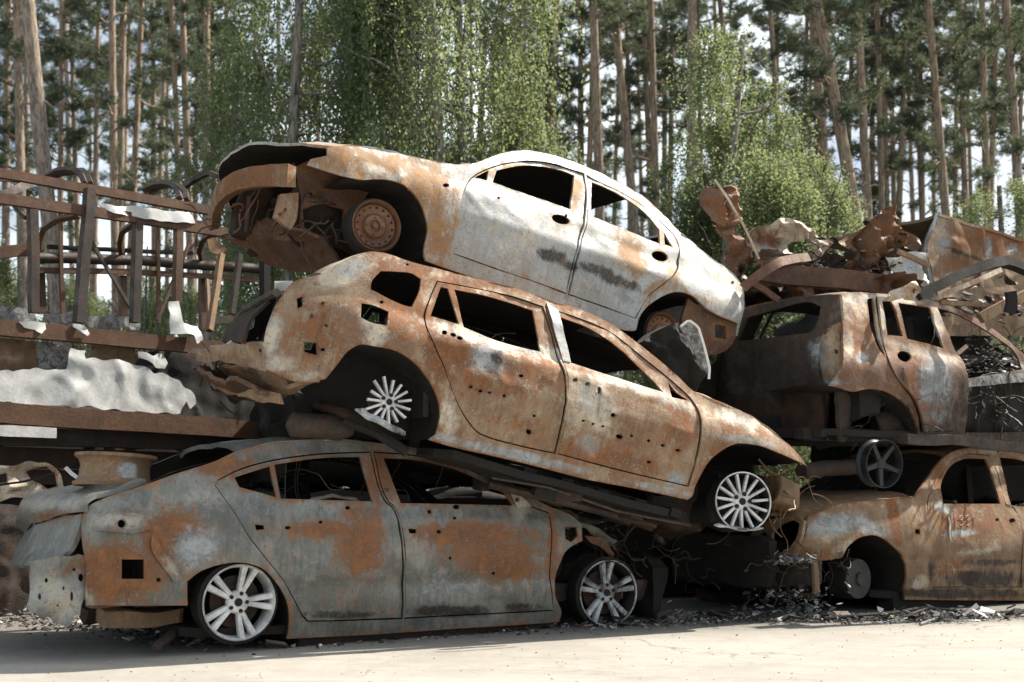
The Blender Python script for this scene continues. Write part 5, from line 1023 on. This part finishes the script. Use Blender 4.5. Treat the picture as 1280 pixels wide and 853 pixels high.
BIRCH = [birch(51), birch(52, droop=1.3), birch(53, rad=(1.5, 1.5, 3.4))]; SHRUB = [birch(61, 3.4, 1.7, (1.3, 1.1, 1.5), 230, .055, .6), birch(62, 3.0, 1.6, (1.4, 1.1, 1.3), 230, .055, .5)]
def plant(name, meshes, base, sc, label, cat, group=None, lean=(0, 0), rz=0., rs=None):
    e = empty(name, base, label, cat, group); rs = rs or sc; e.scale = (rs, rs, sc)
    # lean: shift in x/y per metre of height
    up = Vector((lean[0], lean[1], 1)).normalized(); e.rotation_mode = 'QUATERNION'; e.rotation_quaternion = up.to_track_quat('Z', 'Y') @ Matrix.Rotation(rz, 3, 'Z').to_quaternion()
    for nm, me in zip(('trunk', 'crown'), meshes):
        o = bpy.data.objects.new(nm, me); COL.objects.link(o); o.parent = e
    return e
def pine_px(pt, pb, wpx, Yd, kind, v, label, group=None, sc=None):
    """pt: pixel column at the top of the frame, pb: at y=280; wpx: trunk width in pixels at y=200"""
    Yd = Yd * 1.12 + 1.0 if Yd > 17.5 else Yd
    a, b = aty(pt, 0, Yd), aty(pb, 280, Yd); t = (0 - a[2]) / (b[2] - a[2]); base = a + (b - a) * t; up = a - b
    rad = wpx * .74 / F * Yd / 2; rs = rad / .125; rs = max(.55, min(2.0, rs)); sc = sc or 1.0
    plant('pine_tree', PINES[kind][v % len(PINES[kind])], (base[0], Yd, 0), sc, label, 'tree', group, (up[0] / up[2], 0), (pt * .37 + v) % 6.28, rs)
TL = [  # top px, px at 280, width, depth, kind, variant, label
 (38, 66, 21, 17, 'hi', 0, 'thick pale grey pine trunk leaning right, standing behind the bus skeleton'),
 (8, 8, 11, 24, 'mid', 1, 'pine with a thin straight trunk at the far left of the wood'),
 (86, 97, 7, 30, 'mid', 2, 'slim pine just beside the thick pale leaning pine'),
 (20, 26, 13, 21, 'mid', 0, 'brown forked pine in front of the far left pines'),
 (143, 146, 11, 22, 'tuft', 0, 'pine with an orange sunlit trunk above the first roof hoop of the bus'),
 (160, 152, 9, 22.5, 'hi', 1, 'thin pine crossing behind the orange sunlit trunk'),
 (176, 163, 8, 25, 'mid', 1, 'dark slanting pine behind the middle of the bus roof'),
 (214, 222, 6, 27, 'tuft', 1, 'very thin pine leaning right, seen alone against the sky'),
 (232, 238, 11, 24, 'hi', 2, 'straight orange pine at the left edge of the birches'),
 (254, 257, 11, 22, 'mid', 0, 'orange and grey pine partly hidden by the dark birch'),
 (264, 265, 8, 28, 'tuft', 1, 'dark pine behind the orange and grey one'),
 (740, 747, 14, 21, 'hi', 0, 'tall straight bare grey pine behind the saloon windscreen pillar'),
 (773, 795, 13, 23, 'hi', 1, 'pale pine leaning right behind the saloon rear window'),
 (800, 812, 9, 27, 'mid', 2, 'thinner brown pine to the right of the pale leaning pine'),
 (815, 820, 11, 24, 'tuft', 0, 'brown pine with long bare branches beside the small birch'),
 (868, 864, 15, 19, 'hi', 2, 'thick straight tan pine rising at the left side of the right-hand birch'),
 (655, 652, 7, 30, 'mid', 0, 'dark pine showing through the edge of the bright birch'),
 (700, 690, 9, 28, 'tuft', 1, 'dark pine with full branches between birch and grey pine'),
 (682, 688, 7, 34, 'mid', 0, 'slender dark pine deep in the wood above the saloon roof'),
 (722, 726, 6, 32, 'mid', 1, 'thin dark pine just left of the tall bare grey pine'),
 (1025, 1072, 17, 18, 'mid', 0, 'thick brown pine leaning strongly, above the torn rusty sheet'),
 (1018, 1042, 15, 24, 'tuft', 1, 'dark thick pine behind the strongly leaning brown pine'),
 (1074, 1088, 12, 20, 'mid', 1, 'straight pale grey pine right of the leaning brown pine'),
 (1096, 1102, 9, 26, 'mid', 0, 'dark brown pine close behind the straight pale grey one'),
 (1108, 1112, 7, 27, 'mid', 2, 'slim brown pine behind the torn rusty sheet'),
 (1164, 1185, 11, 21, 'mid', 2, 'grey pine leaning right above the orange van body'),
 (1140, 1152, 7, 30, 'tuft', 1, 'thin dark pine left of the orange van corner'),
 (1196, 1206, 8, 27, 'mid', 0, 'dark pine over the middle of the orange van body'),
 (1230, 1238, 11, 24, 'tuft', 1, 'brown pine over the right part of the orange van body'),
 (1262, 1276, 13, 20, 'mid', 0, 'tall pine at the far right edge of the wood with an orange top'),
 (905, 935, 9, 28, 'mid', 0, 'dark pine rising behind the right-hand birch'),
 (965, 985, 9, 27, 'tuft', 1, 'dark bushy pine behind the gap between the right-hand birches')]
for (pt, pb, w, Yd, kd, v, lb) in TL: pine_px(pt, pb, w, Yd, kd, v, lb)
rg = np.random.default_rng(5)
for i in range(56):
    px = -420 + 2060 * (i + rg.uniform(0, 1)) / 56; Yd = rg.uniform(32, 55); kd = ['mid', 'tuft', 'hi', 'tuft'][rg.integers(4)]
    pine_px(px - rg.uniform(-10, 10), px, rg.uniform(4.5, 8), Yd, kd, int(rg.integers(3)), 'thin dark pine far back in the wood', 'pines far back in the wood', rg.uniform(1.3, 1.75))
for i, px in enumerate((75, 120, 190, 245, 290, 640, 690, 735, 785, 835, 880, 1000, 1060, 1120, 1150, 1195, 1235, 1275, 1300, 1090)):
    pine_px(px - rg.uniform(-8, 8), px, rg.uniform(6, 9), rg.uniform(24, 31), 'hi', i, 'dark crowned pine standing in the middle rows of the wood', 'pines in the middle rows of the wood', rg.uniform(.88, 1.05))
def birch_px(px, Yd, v, sc, label, name='birch_tree', set_=None, cat='tree', rz=0., z=0., rs=None, group=None):
    b = aty(px, 300, Yd); plant(name, (set_ or BIRCH)[v], (b[0], Yd, z), sc, label, cat, group, (0, 0), rz, rs or (sc if set_ else (.52 + .42 * sc if px > 800 else .50 + .34 * sc)))
for (px, Yd, v, sc, lb, rz) in (
    (300, 17.5, 0, .80, 'dark birch at the left end of the birch clump, above the bus roof', 1.),
    (365, 16.2, 1, 1.22, 'tall birch with hanging foliage behind the saloon bonnet', 2.),
    (425, 18.5, 2, 1.35, 'bright yellow green birch reaching the top of the picture', .4),
    (480, 16.5, 0, .85, 'birch with pale slanting trunk just behind the saloon front wing', 3.),
    (545, 15.8, 1, 1.30, 'brightest sunlit birch with weeping branches above the saloon windscreen', 4.),
    (605, 18., 2, .86, 'dark green birch above the front of the saloon roof', 5.),
    (655, 17., 0, .68, 'low birch at the right end of the left birch clump, above the saloon roof', 2.6),
    (590, 16.8, 0, 1.22, 'tall birch rising between the brightest birch and the bare grey pine', 1.7),
    (500, 19.5, 2, 1.35, 'birch further back between the pale slanting trunk and the brightest birch', 2.9),
    (930, 18.8, 0, .74, 'birch further back between the two right-hand birches', 4.2),
    (985, 18.2, 1, .62, 'leafy low birch filling the gap behind the dense green birch', .9),
    (880, 17.6, 0, .60, 'low leafy birch just above the saloon boot', 3.7),
    (905, 16.5, 1, .80, 'right-hand birch with a pale pointed top, behind the twisted rusty strip', 1.2),
    (960, 17.5, 2, .76, 'dense green birch next to the pale topped birch', 3.3),
    (1010, 16.8, 0, .60, 'lower weeping birch left of the leaning brown pine', 5.),
    (845, 18., 2, .52, 'small birch in front of the thick tan pine', .2),
    (1262, 17., 1, .58, 'small birch at the right edge above the orange van body', 2.2)): birch_px(px, Yd, v, sc, lb, rz=rz)
for (px, Yd, v, sc, lb) in ((190, 15.5, 0, 1.05, 'green bush seen through the middle windows of the bus skeleton'), (262, 15., 1, 1.1, 'green bush behind the right end of the bus skeleton'), (110, 17., 1, 1.0, 'pale bush behind the middle post of the bus skeleton'), (10, 18., 0, .9, 'bush behind the left end of the bus skeleton')):
    birch_px(px, Yd, v, sc, lb, 'bush', SHRUB, 'bush', px * .1)
for i in range(22):
    px = [-20, 15, 60, 95, 130, 170, 205, 240, 280, 330, 380, 1035, 1075, 1110, 1150, 1190, 1225, 1255, 1290, 690, 760, 815][i]
    birch_px(px + rg.uniform(-10, 10), rg.uniform(23, 31), i % 3, rg.uniform(.55, .75) * (1 if px < 600 else .85), 'young leafy tree deep in the wood between the pine trunks', 'young_tree', None, 'tree', i * 1.3, rs=.85, group='young trees between the pine trunks')
# ================================================================== sky, sun, exposure
AZ, EL = math.radians(30), math.radians(48)     # azimuth from +x towards +y
W = bpy.data.worlds.new('World'); scene.world = W; W.use_nodes = True; t = W.node_tree; t.nodes.clear()
out = t.nodes.new('ShaderNodeOutputWorld'); bg = t.nodes.new('ShaderNodeBackground'); sky = t.nodes.new('ShaderNodeTexSky'); sky.sky_type = 'NISHITA'; sky.sun_disc = False
sky.sun_elevation = EL; sky.sun_rotation = math.pi / 2 - AZ; sky.air_density = 1.0; sky.dust_density = 4.0; sky.ozone_density = 1.0
tc = t.nodes.new('ShaderNodeTexCoord'); mp = t.nodes.new('ShaderNodeMapping'); mp.inputs['Scale'].default_value = (1, 1, 2.2); t.links.new(tc.outputs['Generated'], mp.inputs[0])
nn = t.nodes.new('ShaderNodeTexNoise'); nn.inputs['Scale'].default_value = 2.6; nn.inputs['Detail'].default_value = 7; t.links.new(mp.outputs[0], nn.inputs['Vector'])
mr = t.nodes.new('ShaderNodeMapRange'); mr.interpolation_type = 'SMOOTHSTEP'; mr.inputs[1].default_value = .41; mr.inputs[2].default_value = .62; t.links.new(nn.outputs['Fac'], mr.inputs[0])
mx = t.nodes.new('ShaderNodeMix'); mx.data_type = 'RGBA'; t.links.new(mr.outputs[0], mx.inputs[0]); t.links.new(sky.outputs[0], mx.inputs[6]); mx.inputs[7].default_value = (8.6, 9.5, 9.7, 1)
t.links.new(mx.outputs[2], bg.inputs[0]); bg.inputs[1].default_value = .076; t.links.new(bg.outputs[0], out.inputs[0])
sun = bpy.data.lights.new('sun', 'SUN'); so = bpy.data.objects.new('sun', sun); COL.objects.link(so); sun.energy = 5.0; sun.angle = math.radians(.6); sun.color = (1, .93, .82)
sd = Vector((math.cos(AZ) * math.cos(EL), math.sin(AZ) * math.cos(EL), math.sin(EL))); so.rotation_mode = 'QUATERNION'; so.rotation_quaternion = sd.to_track_quat('Z', 'Y'); so.location = sd * 40
vs = scene.view_settings; scene.display_settings.display_device = 'sRGB'; vs.view_transform = 'Standard'; vs.look = 'None'; vs.gamma = 1; vs.exposure = 1.05; vs.use_curve_mapping = False
scene.cycles.max_bounces = 6; scene.cycles.diffuse_bounces = 3; scene.cycles.transmission_bounces = 3
